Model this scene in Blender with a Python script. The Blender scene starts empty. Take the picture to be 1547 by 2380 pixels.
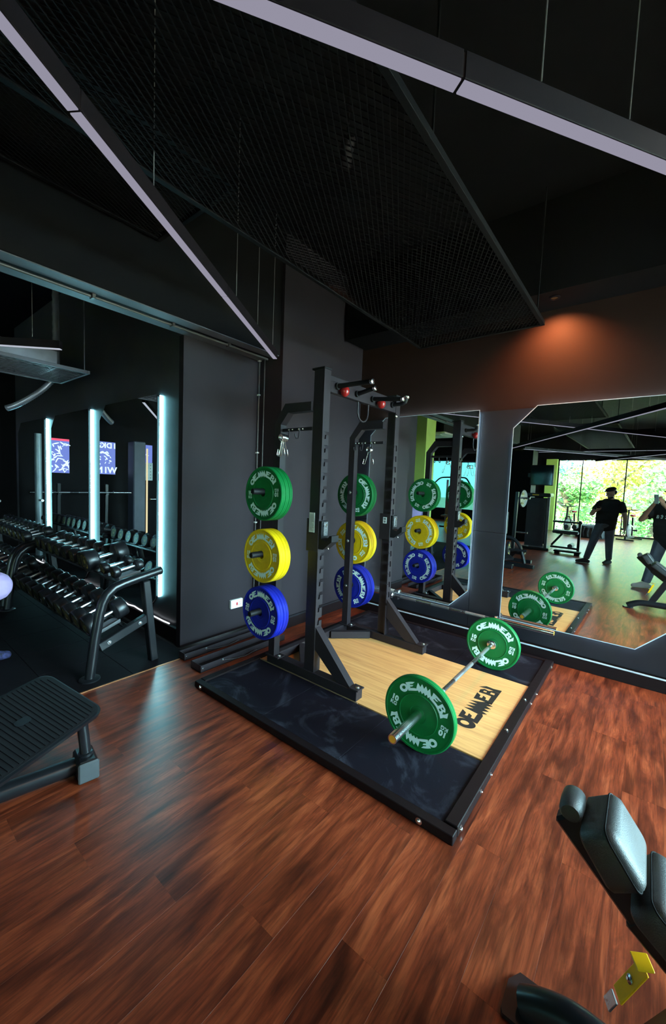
import bpy, bmesh, math, random
from math import sin, cos, pi, radians, atan2, sqrt
from mathutils import Vector, Matrix
from mathutils.geometry import tessellate_polygon

random.seed(7)
SC = bpy.context.scene
COL = SC.collection

# ------------------------------------------------------------------ camera
CAM = Vector((0.0, 0.0, 1.585))
R_RIGHT = Vector((0.7834276405, 0.6201379906, 0.0407392106))
R_FWD = Vector((-0.6191773867, 0.7817747889, -0.0736032))
cd = bpy.data.cameras.new('camera')
cam = bpy.data.objects.new('camera', cd)
COL.objects.link(cam)
def set_camera(yaw, pitch, roll, f_px):
    f = Vector((cos(pitch)*cos(yaw), cos(pitch)*sin(yaw), sin(pitch)))
    r = Vector((sin(yaw), -cos(yaw), 0.0)); u = r.cross(f)
    r2 = r*cos(roll) + u*sin(roll); u2 = u*cos(roll) - r*sin(roll)
    m = Matrix((r2, u2, -f)).transposed().to_4x4()
    m.translation = CAM
    cam.matrix_world = m
    cd.sensor_fit = 'VERTICAL'; cd.sensor_height = 24.0
    cd.lens = f_px/2380.0*24.0
    cd.clip_start = 0.01; cd.clip_end = 200
    return r2, u2, f
CR, CU, CF = set_camera(radians(128.3863507), radians(-4.22090495), radians(2.33486373), 918.565)
SC.camera = cam

# ------------------------------------------------------------------ sky, sun, daylight, exposure
SKY_STRENGTH = 54.0
w = bpy.data.worlds.new('overcast_sky'); SC.world = w; w.use_nodes = True
bg = w.node_tree.nodes['Background']
bg.inputs[0].default_value = (0.56, 0.86, 1.0, 1); bg.inputs[1].default_value = SKY_STRENGTH
sd = bpy.data.lights.new('sun', 'SUN'); sd.energy = 34.0; sd.color = (1.0, 0.86, 0.52); sd.angle = radians(2)
so = bpy.data.objects.new('sun', sd); COL.objects.link(so)
so.rotation_euler = Vector((0.15, -0.72, -0.68)).to_track_quat('-Z', 'Y').to_euler()
def portal(name, loc, direction, sx, sy):
    d = bpy.data.lights.new(name, 'AREA'); d.shape = 'RECTANGLE'; d.size = sx; d.size_y = sy
    d.cycles.is_portal = True
    o = bpy.data.objects.new(name, d); COL.objects.link(o); o.location = loc
    o.rotation_euler = Vector(direction).to_track_quat('-Z', 'Z').to_euler()
portal('window_portal_back', (-0.56, -10.12, 1.47), (0, 1, 0), 5.5, 2.9)
portal('window_portal_frosted', (-7.8, -10.12, 1.7), (0, 1, 0), 2.5, 2.35)
portal('added_window_portal', (2.26, -7.0, 1.55), (-1, 0, 0), 4.9, 2.8)  # guides sky light through the added window
portal('window_portal_east', (2.26, 2.72, 1.55), (-1, 0, 0), 2.6, 2.8)
def spot(name, loc, target, power, color, angle, blend, size=0.03):
    d = bpy.data.lights.new(name, 'SPOT'); d.energy = power; d.color = color
    d.spot_size = radians(angle); d.spot_blend = blend; d.shadow_soft_size = size
    o = bpy.data.objects.new(name, d); COL.objects.link(o); o.location = loc
    o.rotation_euler = (Vector(target)-Vector(loc)).to_track_quat('-Z', 'Y').to_euler()
    return o
SC.view_settings.view_transform = 'Standard'; SC.view_settings.look = 'None'
SC.view_settings.gamma = 1; SC.view_settings.use_curve_mapping = False
SC.view_settings.exposure = 0.0
cy = SC.cycles
cy.use_denoising = True; cy.max_bounces = 8; cy.diffuse_bounces = 3; cy.glossy_bounces = 5
cy.transmission_bounces = 4; cy.transparent_max_bounces = 12
cy.caustics_reflective = True; cy.caustics_refractive = False
cy.sample_clamp_indirect = 5.0; cy.use_light_tree = True

# ------------------------------------------------------------------ materials
MATS = {}
def nodes_of(name):
    m = bpy.data.materials.new(name); m.use_nodes = True
    return m, m.node_tree.nodes, m.node_tree.links, m.node_tree.nodes['Principled BSDF']
def pm(name, base, rough=0.5, metal=0.0, var=0.15, scale=6.0, bump=0.0, bscale=200.0, spec=0.5, coat=0.0):
    """procedural paint / rubber / metal: noise varies the tone and the gloss a little"""
    m, N, L, p = nodes_of(name)
    tc = N.new('ShaderNodeTexCoord')
    n = N.new('ShaderNodeTexNoise'); n.inputs['Scale'].default_value = scale; n.inputs['Detail'].default_value = 4
    L.new(tc.outputs['Object'], n.inputs['Vector'])
    r = N.new('ShaderNodeValToRGB')
    r.color_ramp.elements[0].position = 0.3; r.color_ramp.elements[1].position = 0.7
    r.color_ramp.elements[0].color = (*[c*(1-var) for c in base], 1)
    r.color_ramp.elements[1].color = (*[min(1, c*(1+var)) for c in base], 1)
    L.new(n.outputs['Fac'], r.inputs['Fac']); L.new(r.outputs['Color'], p.inputs['Base Color'])
    mr = N.new('ShaderNodeMapRange')
    mr.inputs['To Min'].default_value = max(0.02, rough*0.88); mr.inputs['To Max'].default_value = min(1, rough*1.12)
    L.new(n.outputs['Fac'], mr.inputs['Value']); L.new(mr.outputs['Result'], p.inputs['Roughness'])
    p.inputs['Metallic'].default_value = metal
    p.inputs['Specular IOR Level'].default_value = spec
    if coat: p.inputs['Coat Weight'].default_value = coat; p.inputs['Coat Roughness'].default_value = 0.15
    if bump:
        n2 = N.new('ShaderNodeTexNoise'); n2.inputs['Scale'].default_value = bscale; n2.inputs['Detail'].default_value = 2
        L.new(tc.outputs['Object'], n2.inputs['Vector'])
        b = N.new('ShaderNodeBump'); b.inputs['Strength'].default_value = bump; b.inputs['Distance'].default_value = 0.002
        L.new(n2.outputs['Fac'], b.inputs['Height']); L.new(b.outputs['Normal'], p.inputs['Normal'])
    MATS[name] = m
    return m
def emit(name, color, strength):
    m = bpy.data.materials.new(name); m.use_nodes = True
    N = m.node_tree.nodes; L = m.node_tree.links; N.clear()
    e = N.new('ShaderNodeEmission'); e.inputs[0].default_value = (*color, 1); e.inputs[1].default_value = strength
    o = N.new('ShaderNodeOutputMaterial'); L.new(e.outputs[0], o.inputs[0])
    return m
def wood_planks(name, dark, mid, light, along='Y', rough=0.42, sx=26.0, sy=1.5, knots=True, spec=0.5):
    m, N, L, p = nodes_of(name)
    tc = N.new('ShaderNodeTexCoord'); oi = N.new('ShaderNodeObjectInfo')
    mul = N.new('ShaderNodeMath'); mul.operation = 'MULTIPLY'; mul.inputs[1].default_value = 37.0
    L.new(oi.outputs['Random'], mul.inputs[0])
    add = N.new('ShaderNodeVectorMath'); add.operation = 'ADD'
    L.new(tc.outputs['Object'], add.inputs[0]); L.new(mul.outputs[0], add.inputs[1])
    mp = N.new('ShaderNodeMapping')
    mp.inputs['Scale'].default_value = (sx, sy, 1) if along == 'Y' else (sy, sx, 1)
    L.new(add.outputs[0], mp.inputs['Vector'])
    n = N.new('ShaderNodeTexNoise'); n.inputs['Scale'].default_value = 1.0; n.inputs['Detail'].default_value = 8
    n.inputs['Roughness'].default_value = 0.68; n.inputs['Distortion'].default_value = 0.9
    L.new(mp.outputs[0], n.inputs['Vector'])
    r = N.new('ShaderNodeValToRGB'); e = r.color_ramp.elements
    e[0].position = 0.27; e[0].color = (*dark, 1); e[1].position = 0.76; e[1].color = (*light, 1)
    k = e.new(0.5); k.color = (*mid, 1)
    L.new(n.outputs['Fac'], r.inputs['Fac'])
    col = r.outputs['Color']
    if knots:
        n2 = N.new('ShaderNodeTexNoise'); n2.inputs['Scale'].default_value = 1.0; n2.inputs['Detail'].default_value = 3
        mp2 = N.new('ShaderNodeMapping'); mp2.inputs['Scale'].default_value = (15, 2.6, 1) if along == 'Y' else (2.6, 15, 1)
        L.new(add.outputs[0], mp2.inputs['Vector']); L.new(mp2.outputs[0], n2.inputs['Vector'])
        r2 = N.new('ShaderNodeValToRGB'); r2.color_ramp.elements[0].position = 0.33; r2.color_ramp.elements[1].position = 0.52
        r2.color_ramp.elements[0].color = (0.28, 0.25, 0.26, 1); r2.color_ramp.elements[1].color = (1, 1, 1, 1)
        L.new(n2.outputs['Fac'], r2.inputs['Fac'])
        mx = N.new('ShaderNodeMix'); mx.data_type = 'RGBA'; mx.blend_type = 'MULTIPLY'; mx.inputs['Factor'].default_value = 0.8
        L.new(col, mx.inputs['A']); L.new(r2.outputs['Color'], mx.inputs['B']); col = mx.outputs['Result']
        # fine pore lines
        n3 = N.new('ShaderNodeTexNoise'); n3.inputs['Scale'].default_value = 1.0; n3.inputs['Detail'].default_value = 4
        mp3 = N.new('ShaderNodeMapping'); mp3.inputs['Scale'].default_value = (150, 6, 1) if along == 'Y' else (6, 150, 1)
        L.new(add.outputs[0], mp3.inputs['Vector']); L.new(mp3.outputs[0], n3.inputs['Vector'])
        r3 = N.new('ShaderNodeValToRGB'); r3.color_ramp.elements[0].position = 0.36; r3.color_ramp.elements[1].position = 0.55
        r3.color_ramp.elements[0].color = (0.55, 0.5, 0.5, 1); r3.color_ramp.elements[1].color = (1.08, 1.05, 1.0, 1)
        L.new(n3.outputs['Fac'], r3.inputs['Fac'])
        mx3 = N.new('ShaderNodeMix'); mx3.data_type = 'RGBA'; mx3.blend_type = 'MULTIPLY'; mx3.inputs['Factor'].default_value = 0.7
        L.new(col, mx3.inputs['A']); L.new(r3.outputs['Color'], mx3.inputs['B']); col = mx3.outputs['Result']
    hs = N.new('ShaderNodeHueSaturation')
    mv = N.new('ShaderNodeMapRange'); mv.inputs['To Min'].default_value = 0.94; mv.inputs['To Max'].default_value = 1.06
    L.new(oi.outputs['Random'], mv.inputs['Value']); L.new(mv.outputs['Result'], hs.inputs['Value'])
    L.new(col, hs.inputs['Color']); L.new(hs.outputs['Color'], p.inputs['Base Color'])
    p.inputs['Roughness'].default_value = rough; p.inputs['Specular IOR Level'].default_value = spec
    b = N.new('ShaderNodeBump'); b.inputs['Strength'].default_value = 0.12; b.inputs['Distance'].default_value = 0.002
    L.new(n.outputs['Fac'], b.inputs['Height']); L.new(b.outputs['Normal'], p.inputs['Normal'])
    MATS[name] = m
    return m
def chalky(name, base, chalk, rough):
    m, N, L, p = nodes_of(name)
    tc = N.new('ShaderNodeTexCoord')
    n = N.new('ShaderNodeTexNoise'); n.inputs['Scale'].default_value = 2.6; n.inputs['Detail'].default_value = 9
    n.inputs['Roughness'].default_value = 0.62; n.inputs['Distortion'].default_value = 2.2
    L.new(tc.outputs['Object'], n.inputs['Vector'])
    r = N.new('ShaderNodeValToRGB'); r.color_ramp.elements[0].position = 0.52; r.color_ramp.elements[1].position = 0.80
    r.color_ramp.elements[0].color = (*base, 1); r.color_ramp.elements[1].color = (*chalk, 1)
    L.new(n.outputs['Fac'], r.inputs['Fac']); L.new(r.outputs['Color'], p.inputs['Base Color'])
    n2 = N.new('ShaderNodeTexNoise'); n2.inputs['Scale'].default_value = 260
    L.new(tc.outputs['Object'], n2.inputs['Vector'])
    b = N.new('ShaderNodeBump'); b.inputs['Strength'].default_value = 0.35; b.inputs['Distance'].default_value = 0.001
    L.new(n2.outputs['Fac'], b.inputs['Height']); L.new(b.outputs['Normal'], p.inputs['Normal'])
    p.inputs['Roughness'].default_value = rough
    p.inputs['Specular IOR Level'].default_value = 0.12
    MATS[name] = m
    return m
def glass_mat(name='window_glass', tint=(0.90, 0.97, 0.96)):
    m = bpy.data.materials.new(name); m.use_nodes = True
    N = m.node_tree.nodes; L = m.node_tree.links; N.clear()
    t = N.new('ShaderNodeBsdfTransparent'); t.inputs[0].default_value = (*tint, 1)
    g = N.new('ShaderNodeBsdfGlossy'); g.inputs['Roughness'].default_value = 0.02
    f = N.new('ShaderNodeFresnel'); f.inputs['IOR'].default_value = 1.45
    mx = N.new('ShaderNodeMixShader'); o = N.new('ShaderNodeOutputMaterial')
    L.new(f.outputs[0], mx.inputs[0]); L.new(t.outputs[0], mx.inputs[1]); L.new(g.outputs[0], mx.inputs[2]); L.new(mx.outputs[0], o.inputs[0])
    return m
def mirror_mat():
    m, N, L, p = nodes_of('silvered_mirror')
    p.inputs['Base Color'].default_value = (0.92, 0.97, 0.97, 1); p.inputs['Metallic'].default_value = 1
    p.inputs['Roughness'].default_value = 0.0
    return m
def leaf_mat(name, c0, c1):
    m, N, L, p = nodes_of(name)
    tc = N.new('ShaderNodeTexCoord')
    n = N.new('ShaderNodeTexNoise'); n.inputs['Scale'].default_value = 1.6; n.inputs['Detail'].default_value = 5
    L.new(tc.outputs['Object'], n.inputs['Vector'])
    r = N.new('ShaderNodeValToRGB'); r.color_ramp.elements[0].position = 0.35; r.color_ramp.elements[1].position = 0.65
    r.color_ramp.elements[0].color = (*c0, 1); r.color_ramp.elements[1].color = (*c1, 1)
    L.new(n.outputs['Fac'], r.inputs['Fac']); L.new(r.outputs['Color'], p.inputs['Base Color'])
    p.inputs['Roughness'].default_value = 0.6
    return m

M = dict(
    plank=wood_planks('reddish_brown_laminate', (0.048, 0.0075, 0.0032), (0.205, 0.035, 0.0125), (0.44, 0.096, 0.034), 'Y', 0.33, 17.0, 2.4, spec=0.5),
    deck=wood_planks('blond_bamboo', (0.50, 0.21, 0.068), (0.74, 0.355, 0.122), (0.86, 0.475, 0.19), 'X', 0.45, 40, 1.6, False),
    rubber_tile=chalky('black_rubber_tile', (0.006, 0.0035, 0.005), (0.011, 0.008, 0.011), 0.85),
    mat=chalky('chalky_black_rubber', (0.006, 0.004, 0.008), (0.045, 0.045, 0.062), 0.75),
    subfloor=pm('dark_subfloor', (0.01, 0.006, 0.004), 0.9),
    wall=pm('black_wall_paint', (0.0026, 0.0012, 0.0015), 0.7, spec=0.15, var=0.2, scale=1.2),
    wall_gloss=pm('black_satin_paint', (0.013, 0.011, 0.014), 0.40, spec=0.28, var=0.25, scale=2.5),
    column=pm('charcoal_column_paint', (0.020, 0.0135, 0.017), 0.6, spec=0.2, var=0.15, scale=1.0),
    soffit_led_lit=pm('led_lit_soffit_tone', (0.085, 0.080, 0.095), 0.5),
    edge_shine=pm('pale_edge_shine', (0.42, 0.46, 0.50), 0.35),
    led_panel=pm('dark_satin_panel', (0.040, 0.037, 0.042), 0.38, var=0.3, scale=3.5),
    warmwall=pm('brown_black_wall_paint', (0.017, 0.0065, 0.0045), 0.7, spec=0.12, var=0.12, scale=1.4),
    ceiling=pm('black_ceiling_paint', (0.003, 0.002, 0.0025), 0.8, spec=0.1, var=0.2),
    lime=pm('lime_green_paint', (0.50, 0.62, 0.12), 0.55, var=0.1, scale=1.5),
    steel=pm('black_powder_coat', (0.018, 0.0125, 0.0155), 0.45, spec=0.3, var=0.08, scale=40, bump=0.05),
    frame=pm('platform_black_powder_coat', (0.0072, 0.0028, 0.0034), 0.5, spec=0.2, var=0.1, scale=30, bump=0.05),
    tube=pm('black_tube_steel', (0.009, 0.009, 0.011), 0.30, spec=0.5, var=0.1, scale=20),
    chrome=pm('chrome', (0.82, 0.83, 0.85), 0.22, 1.0, 0.01, 3),
    knurl=pm('knurled_steel', (0.62, 0.63, 0.65), 0.40, 1.0, 0.05, 60),
    bolt=pm('zinc_bolt', (0.75, 0.75, 0.78), 0.25, 1.0, 0.05, 40),
    grip=pm('black_rubber_grip', (0.007, 0.006, 0.007), 0.6, bump=0.2, spec=0.22),
    red=pm('red_plastic', (0.22, 0.008, 0.008), 0.25),
    green=pm('green_bumper_rubber', (0.003, 0.125, 0.028), 0.42, var=0.06, scale=30, bump=0.05, spec=0.25),
    yellow=pm('yellow_bumper_rubber', (0.70, 0.46, 0.005), 0.42, var=0.06, scale=30, bump=0.05, spec=0.25),
    blue=pm('blue_bumper_rubber', (0.007, 0.014, 0.27), 0.42, var=0.06, scale=30, bump=0.05, spec=0.25),
    letter=pm('pale_mint_print', (0.74, 0.98, 0.93), 0.5, var=0.05),
    logo=pm('black_print', (0.006, 0.005, 0.005), 0.6),
    db=pm('black_urethane', (0.012, 0.011, 0.013), 0.36, var=0.1, scale=30),
    dbmark=pm('yellow_print', (0.62, 0.46, 0.10), 0.5),
    dbhandle=pm('brushed_handle_steel', (0.55, 0.58, 0.62), 0.3, 1.0, 0.08, 60),
    gold=pm('brass_end_cap', (0.85, 0.42, 0.04), 0.35, 0.3),
    mesh=pm('black_expanded_mesh', (0.0035, 0.0025, 0.003), 0.7, 0.0, spec=0.12),
    mesh_led_lit=pm('led_lit_mesh', (0.11, 0.10, 0.13), 0.5),  # lighter copy of the black mesh, LED light painted into the colour
    lamp_body=pm('dark_lamp_housing', (0.0085, 0.005, 0.0065), 0.65, spec=0.12),
    alu=pm('brushed_aluminium', (0.62, 0.64, 0.66), 0.28, 1.0, 0.08, 50),
    white=pm('white_plastic', (0.80, 0.80, 0.78), 0.4),
    paper=pm('white_sticker', (0.62, 0.66, 0.64), 0.5),
    ink=pm('grey_ink', (0.12, 0.13, 0.13), 0.6),
    socket_red=pm('red_rocker', (0.55, 0.02, 0.03), 0.3),
    vinyl=pm('black_grained_vinyl', (0.036, 0.037, 0.039), 0.50, spec=0.9, var=0.1, scale=30, bump=0.5, bscale=420),
    yellowmetal=pm('yellow_powder_coat', (0.85, 0.42, 0.0), 0.4),
    skin=pm('tan_skin', (0.42, 0.23, 0.15), 0.5, var=0.1, scale=12),
    skin2=pm('brown_skin', (0.55, 0.33, 0.22), 0.5, var=0.1, scale=12),
    hair=pm('black_hair', (0.010, 0.008, 0.007), 0.6, bump=0.5),
    black_cloth=pm('black_cotton', (0.024, 0.024, 0.023), 0.85, var=0.3, scale=9, bump=0.2),
    charcoal_cloth=pm('charcoal_jersey', (0.13, 0.15, 0.19), 0.85, var=0.25, scale=7, bump=0.2),
    lilac_cloth=pm('lilac_cotton', (0.50, 0.35, 0.62), 0.8, var=0.1, scale=5, bump=0.2),
    navy_cloth=pm('navy_pattern_cloth', (0.03, 0.03, 0.10), 0.8, var=0.8, scale=45),
    sneaker=pm('off_white_sneaker', (0.62, 0.60, 0.56), 0.6),
    dark_shoe=pm('dark_grey_shoe', (0.05, 0.055, 0.06), 0.6),
    tyre=pm('tyre_rubber', (0.018, 0.018, 0.019), 0.7, bump=0.2),
    bark=pm('bark', (0.10, 0.07, 0.045), 0.9, var=0.4, bump=0.6, bscale=40),
    ground=pm('dry_ground', (0.42, 0.33, 0.22), 0.9, var=0.3, scale=0.8),
    brown_board=pm('brown_board', (0.14, 0.07, 0.04), 0.6),
    duct=pm('foil_duct', (0.30, 0.28, 0.32), 0.35, 0.6),
    leafA=leaf_mat('yellow_green_leaves', (0.24, 0.27, 0.035), (0.56, 0.50, 0.09)),
    leafB=leaf_mat('green_leaves', (0.09, 0.22, 0.06), (0.24, 0.42, 0.13)),
    leafC=leaf_mat('blue_green_leaves', (0.03, 0.12, 0.08), (0.08, 0.25, 0.17)),
    glass=glass_mat(), film=glass_mat('cyan_window_film', (0.095, 0.178, 0.166)), mirror=mirror_mat(),
    phone=pm('pale_green_phone_back', (0.45, 0.58, 0.55), 0.25),
    screen_black=pm('black_glass', (0.01, 0.01, 0.012), 0.08),
    led=emit('cyan_white_led', (0.30, 0.86, 1.0), 105.0),
    led_low=emit('dim_cyan_led', (0.45, 0.80, 1.0), 50.0),
    lens=emit('lamp_diffuser', (0.82, 0.78, 1.0), 0.36),
    lens_low=emit('lamp_diffuser_dim', (0.80, 0.85, 1.0), 0.6),
    poster_blue=emit('lightbox_blue', (0.15, 0.21, 0.58), 1.3),
    poster_white=emit('lightbox_white', (0.65, 0.85, 1.0), 1.5),
    poster_red=emit('lightbox_red', (0.9, 0.10, 0.18), 1.3),
    warm_bulb=emit('warm_bulb', (1.0, 0.5, 0.2), 0.06),
)

# ------------------------------------------------------------------ mesh helpers
ORG = {}
class MB:
    def __init__(s): s.v = []; s.f = []
    def add(s, vs, fs):
        o = len(s.v); s.v += [tuple(v) for v in vs]; s.f += [tuple(i+o for i in f) for f in fs]
        return s
    def box(s, c, size, rot=None, bev=0.0):
        hx, hy, hz = [a/2 for a in size]; c = Vector(c)
        b = min(bev, hx*0.9, hy*0.9, hz*0.9)
        if b <= 0:
            vs = [Vector((x*hx, y*hy, z*hz)) for x in (-1, 1) for y in (-1, 1) for z in (-1, 1)]
            fs = [(0, 1, 3, 2), (4, 6, 7, 5), (0, 4, 5, 1), (2, 3, 7, 6), (0, 2, 6, 4), (1, 5, 7, 3)]
        else:
            vs = []; idx = {}
            for sx in (-1, 1):
                for sy in (-1, 1):
                    for sz in (-1, 1):
                        for a in range(3):
                            idx[(sx, sy, sz, a)] = len(vs)
                            vs.append(Vector((sx*(hx if a == 0 else hx-b), sy*(hy if a == 1 else hy-b), sz*(hz if a == 2 else hz-b))))
            fs = []
            for a in range(3):
                for sg in (-1, 1):
                    q = []
                    for p, r in ((-1, -1), (1, -1), (1, 1), (-1, 1)):
                        t = [0, 0, 0]; t[a] = sg; t[(a+1) % 3] = p; t[(a+2) % 3] = r
                        q.append(idx[(*t, a)])
                    fs.append(q)
            for a in range(3):
                b1, c1 = (a+1) % 3, (a+2) % 3
                for s1 in (-1, 1):
                    for s2 in (-1, 1):
                        t = [0, 0, 0]; t[b1] = s1; t[c1] = s2
                        t0 = t[:]; t0[a] = -1; t1 = t[:]; t1[a] = 1
                        fs.append([idx[(*t0, b1)], idx[(*t1, b1)], idx[(*t1, c1)], idx[(*t0, c1)]])
            for sx in (-1, 1):
                for sy in (-1, 1):
                    for sz in (-1, 1):
                        fs.append([idx[(sx, sy, sz, a)] for a in range(3)])
            out = []
            for f in fs:
                n = (vs[f[1]]-vs[f[0]]).cross(vs[f[2]]-vs[f[0]])
                ctr = sum((vs[i] for i in f), Vector())/len(f)
                out.append(f if n.dot(ctr) > 0 else f[::-1])
            fs = out
        if rot is not None: vs = [rot @ v for v in vs]
        return s.add([v+c for v in vs], fs)
    def bx(s, x0, x1, y0, y1, z0, z1, bev=0.0):
        return s.box(((x0+x1)/2, (y0+y1)/2, (z0+z1)/2), (abs(x1-x0), abs(y1-y0), abs(z1-z0)), None, bev)
    def beam(s, p0, p1, wid, hei, up=(0, 0, 1), bev=0.0):
        p0 = Vector(p0); p1 = Vector(p1); d = (p1-p0); l = d.length; d.normalize()
        sd_ = d.cross(Vector(up))
        if sd_.length < 1e-4: sd_ = d.cross(Vector((0, 1, 0)))
        sd_.normalize(); u = sd_.cross(d)
        return s.box((p0+p1)/2, (l, wid, hei), Matrix((d, sd_, u)).transposed(), bev)
    def cyl(s, p0, p1, r0, r1=None, n=16):
        return s.tube([p0, p1], [r0, r0 if r1 is None else r1], n)
    def tube(s, pts, r, n=10, closed=False):
        pts = [Vector(p) for p in pts]; m = len(pts)
        rs = r if isinstance(r, (list, tuple)) else [r]*m
        prev = None; rings = []
        for i, p in enumerate(pts):
            if closed: t = pts[(i+1) % m]-pts[i-1]
            else: t = pts[min(i+1, m-1)]-pts[max(i-1, 0)]
            t.normalize()
            if prev is None:
                a = t.cross(Vector((0, 0, 1)))
                if a.length < 1e-3: a = t.cross(Vector((1, 0, 0)))
            else: a = prev-t*prev.dot(t)
            a.normalize(); prev = a; b = t.cross(a)
            rings.append([p+(a*cos(2*pi*k/n)+b*sin(2*pi*k/n))*rs[i] for k in range(n)])
        vs = [v for rg in rings for v in rg]; fs = []
        for i in range(m if closed else m-1):
            for k in range(n):
                i2 = (i+1) % m
                fs.append((i*n+k, i*n+(k+1) % n, i2*n+(k+1) % n, i2*n+k))
        if not closed: fs += [tuple(range(n))[::-1], tuple((m-1)*n+k for k in range(n))]
        return s.add(vs, fs)
    def lathe(s, prof, o, axis, n=32, close=True):
        """prof: (radius, distance along axis); radius 0 ends are closed by a cap"""
        o = Vector(o); ax = Vector(axis).normalized()
        a = ax.cross(Vector((0, 0, 1)))
        if a.length < 1e-3: a = ax.cross(Vector((1, 0, 0)))
        a.normalize(); b = ax.cross(a); vs = []; fs = []; m = len(prof)
        for (r, d) in prof:
            for k in range(n):
                t = 2*pi*k/n; vs.append(o+ax*d+(a*cos(t)+b*sin(t))*r)
        for i in range(m-1):
            for k in range(n):
                fs.append((i*n+k, i*n+(k+1) % n, (i+1)*n+(k+1) % n, (i+1)*n+k))
        if close:
            fs += [tuple(range(n))[::-1], tuple((m-1)*n+k for k in range(n))]
        return s.add(vs, fs)
    def prism(s, poly, fn, w0, w1):
        n = len(poly)
        vs = [fn(u, v, w0) for u, v in poly]+[fn(u, v, w1) for u, v in poly]
        fs = [tuple(range(n))[::-1], tuple(range(n, 2*n))]+[(i, (i+1) % n, n+(i+1) % n, n+i) for i in range(n)]
        return s.add(vs, fs)
    def flat(s, loops, fn):
        """tessellated flat shape with holes; fn maps (u,v) to 3-D"""
        tri = tessellate_polygon([[Vector((u, v, 0)) for u, v in lp] for lp in loops])
        pts = [p for lp in loops for p in lp]
        return s.add([fn(u, v) for u, v in pts], tri)
    def ell(s, c, r, nu=14, nv=10, rot=None):
        c = Vector(c); vs = [Vector((0, 0, -r[2]))]; fs = []
        for j in range(1, nv):
            ph = -pi/2+pi*j/nv
            for i in range(nu):
                th = 2*pi*i/nu; vs.append(Vector((r[0]*cos(ph)*cos(th), r[1]*cos(ph)*sin(th), r[2]*sin(ph))))
        vs.append(Vector((0, 0, r[2]))); last = len(vs)-1
        for i in range(nu): fs.append((0, 1+(i+1) % nu, 1+i))
        for j in range(nv-2):
            for i in range(nu):
                a = 1+j*nu; b = a+nu; fs.append((a+i, a+(i+1) % nu, b+(i+1) % nu, b+i))
        for i in range(nu): fs.append((last, last-nu+i, last-nu+(i+1) % nu))
        if rot is not None: vs = [rot @ v for v in vs]
        return s.add([v+c for v in vs], fs)
    def build(s, name, mat, parent=None, smooth=35, kind=None):
        org = ORG.get(parent.name, Vector()) if parent is not None else Vector()
        me = bpy.data.meshes.new(name)
        me.from_pydata([(v[0]-org.x, v[1]-org.y, v[2]-org.z) for v in s.v], [], s.f)
        me.update()
        me.materials.append(mat)
        if smooth:
            bm = bmesh.new(); bm.from_mesh(me); bmesh.ops.recalc_face_normals(bm, faces=bm.faces); bm.to_mesh(me); bm.free()
            me.polygons.foreach_set('use_smooth', [True]*len(me.polygons))
            me.set_sharp_from_angle(angle=radians(smooth))
        o = bpy.data.objects.new(name, me); COL.objects.link(o)
        if parent is not None: o.parent = parent; ORG[o.name] = org
        if kind: o['kind'] = kind
        return o
def tag(o, label, cat, group=None, kind=None):
    o['label'] = label; o['category'] = cat
    if group: o['group'] = group
    if kind: o['kind'] = kind
    return o
def thing(name, label, cat, loc=(0, 0, 0), group=None, rz=0.0):
    o = bpy.data.objects.new(name, None); COL.objects.link(o)
    o.empty_display_size = 0.05
    o.location = loc; o.rotation_euler = (0, 0, rz); ORG[o.name] = Vector(loc)
    return tag(o, label, cat, group)
def struct(mb, name, mat, smooth=0):
    o = mb.build(name, mat, None, smooth); o['kind'] = 'structure'; return o
def copy_tree(o, parent=None):
    c = o.copy(); COL.objects.link(c)
    if parent is not None: c.parent = parent
    for ch in list(o.children): copy_tree(ch, c)
    return c
def arc(c, r, a0, a1, n, fn):
    return [fn(c[0]+r*cos(radians(a0+(a1-a0)*i/n)), c[1]+r*sin(radians(a0+(a1-a0)*i/n))) for i in range(n+1)]
def text_mesh(txt, size, bold=0.0):
    cu = bpy.data.curves.new('t', 'FONT'); cu.body = txt; cu.size = size; cu.offset = bold
    cu.align_x = 'CENTER'; cu.align_y = 'CENTER'; cu.resolution_u = 3
    o = bpy.data.objects.new('t', cu); COL.objects.link(o)
    me = o.to_mesh(); vs = [v.co.copy() for v in me.vertices]; fs = [tuple(p.vertices) for p in me.polygons]
    o.to_mesh_clear(); bpy.data.objects.remove(o); bpy.data.curves.remove(cu)
    return vs, fs
def circle_pts(cx, cy_, rx, ry, n): return [(cx+rx*cos(2*pi*i/n), cy_+ry*sin(2*pi*i/n)) for i in range(n)]

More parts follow.
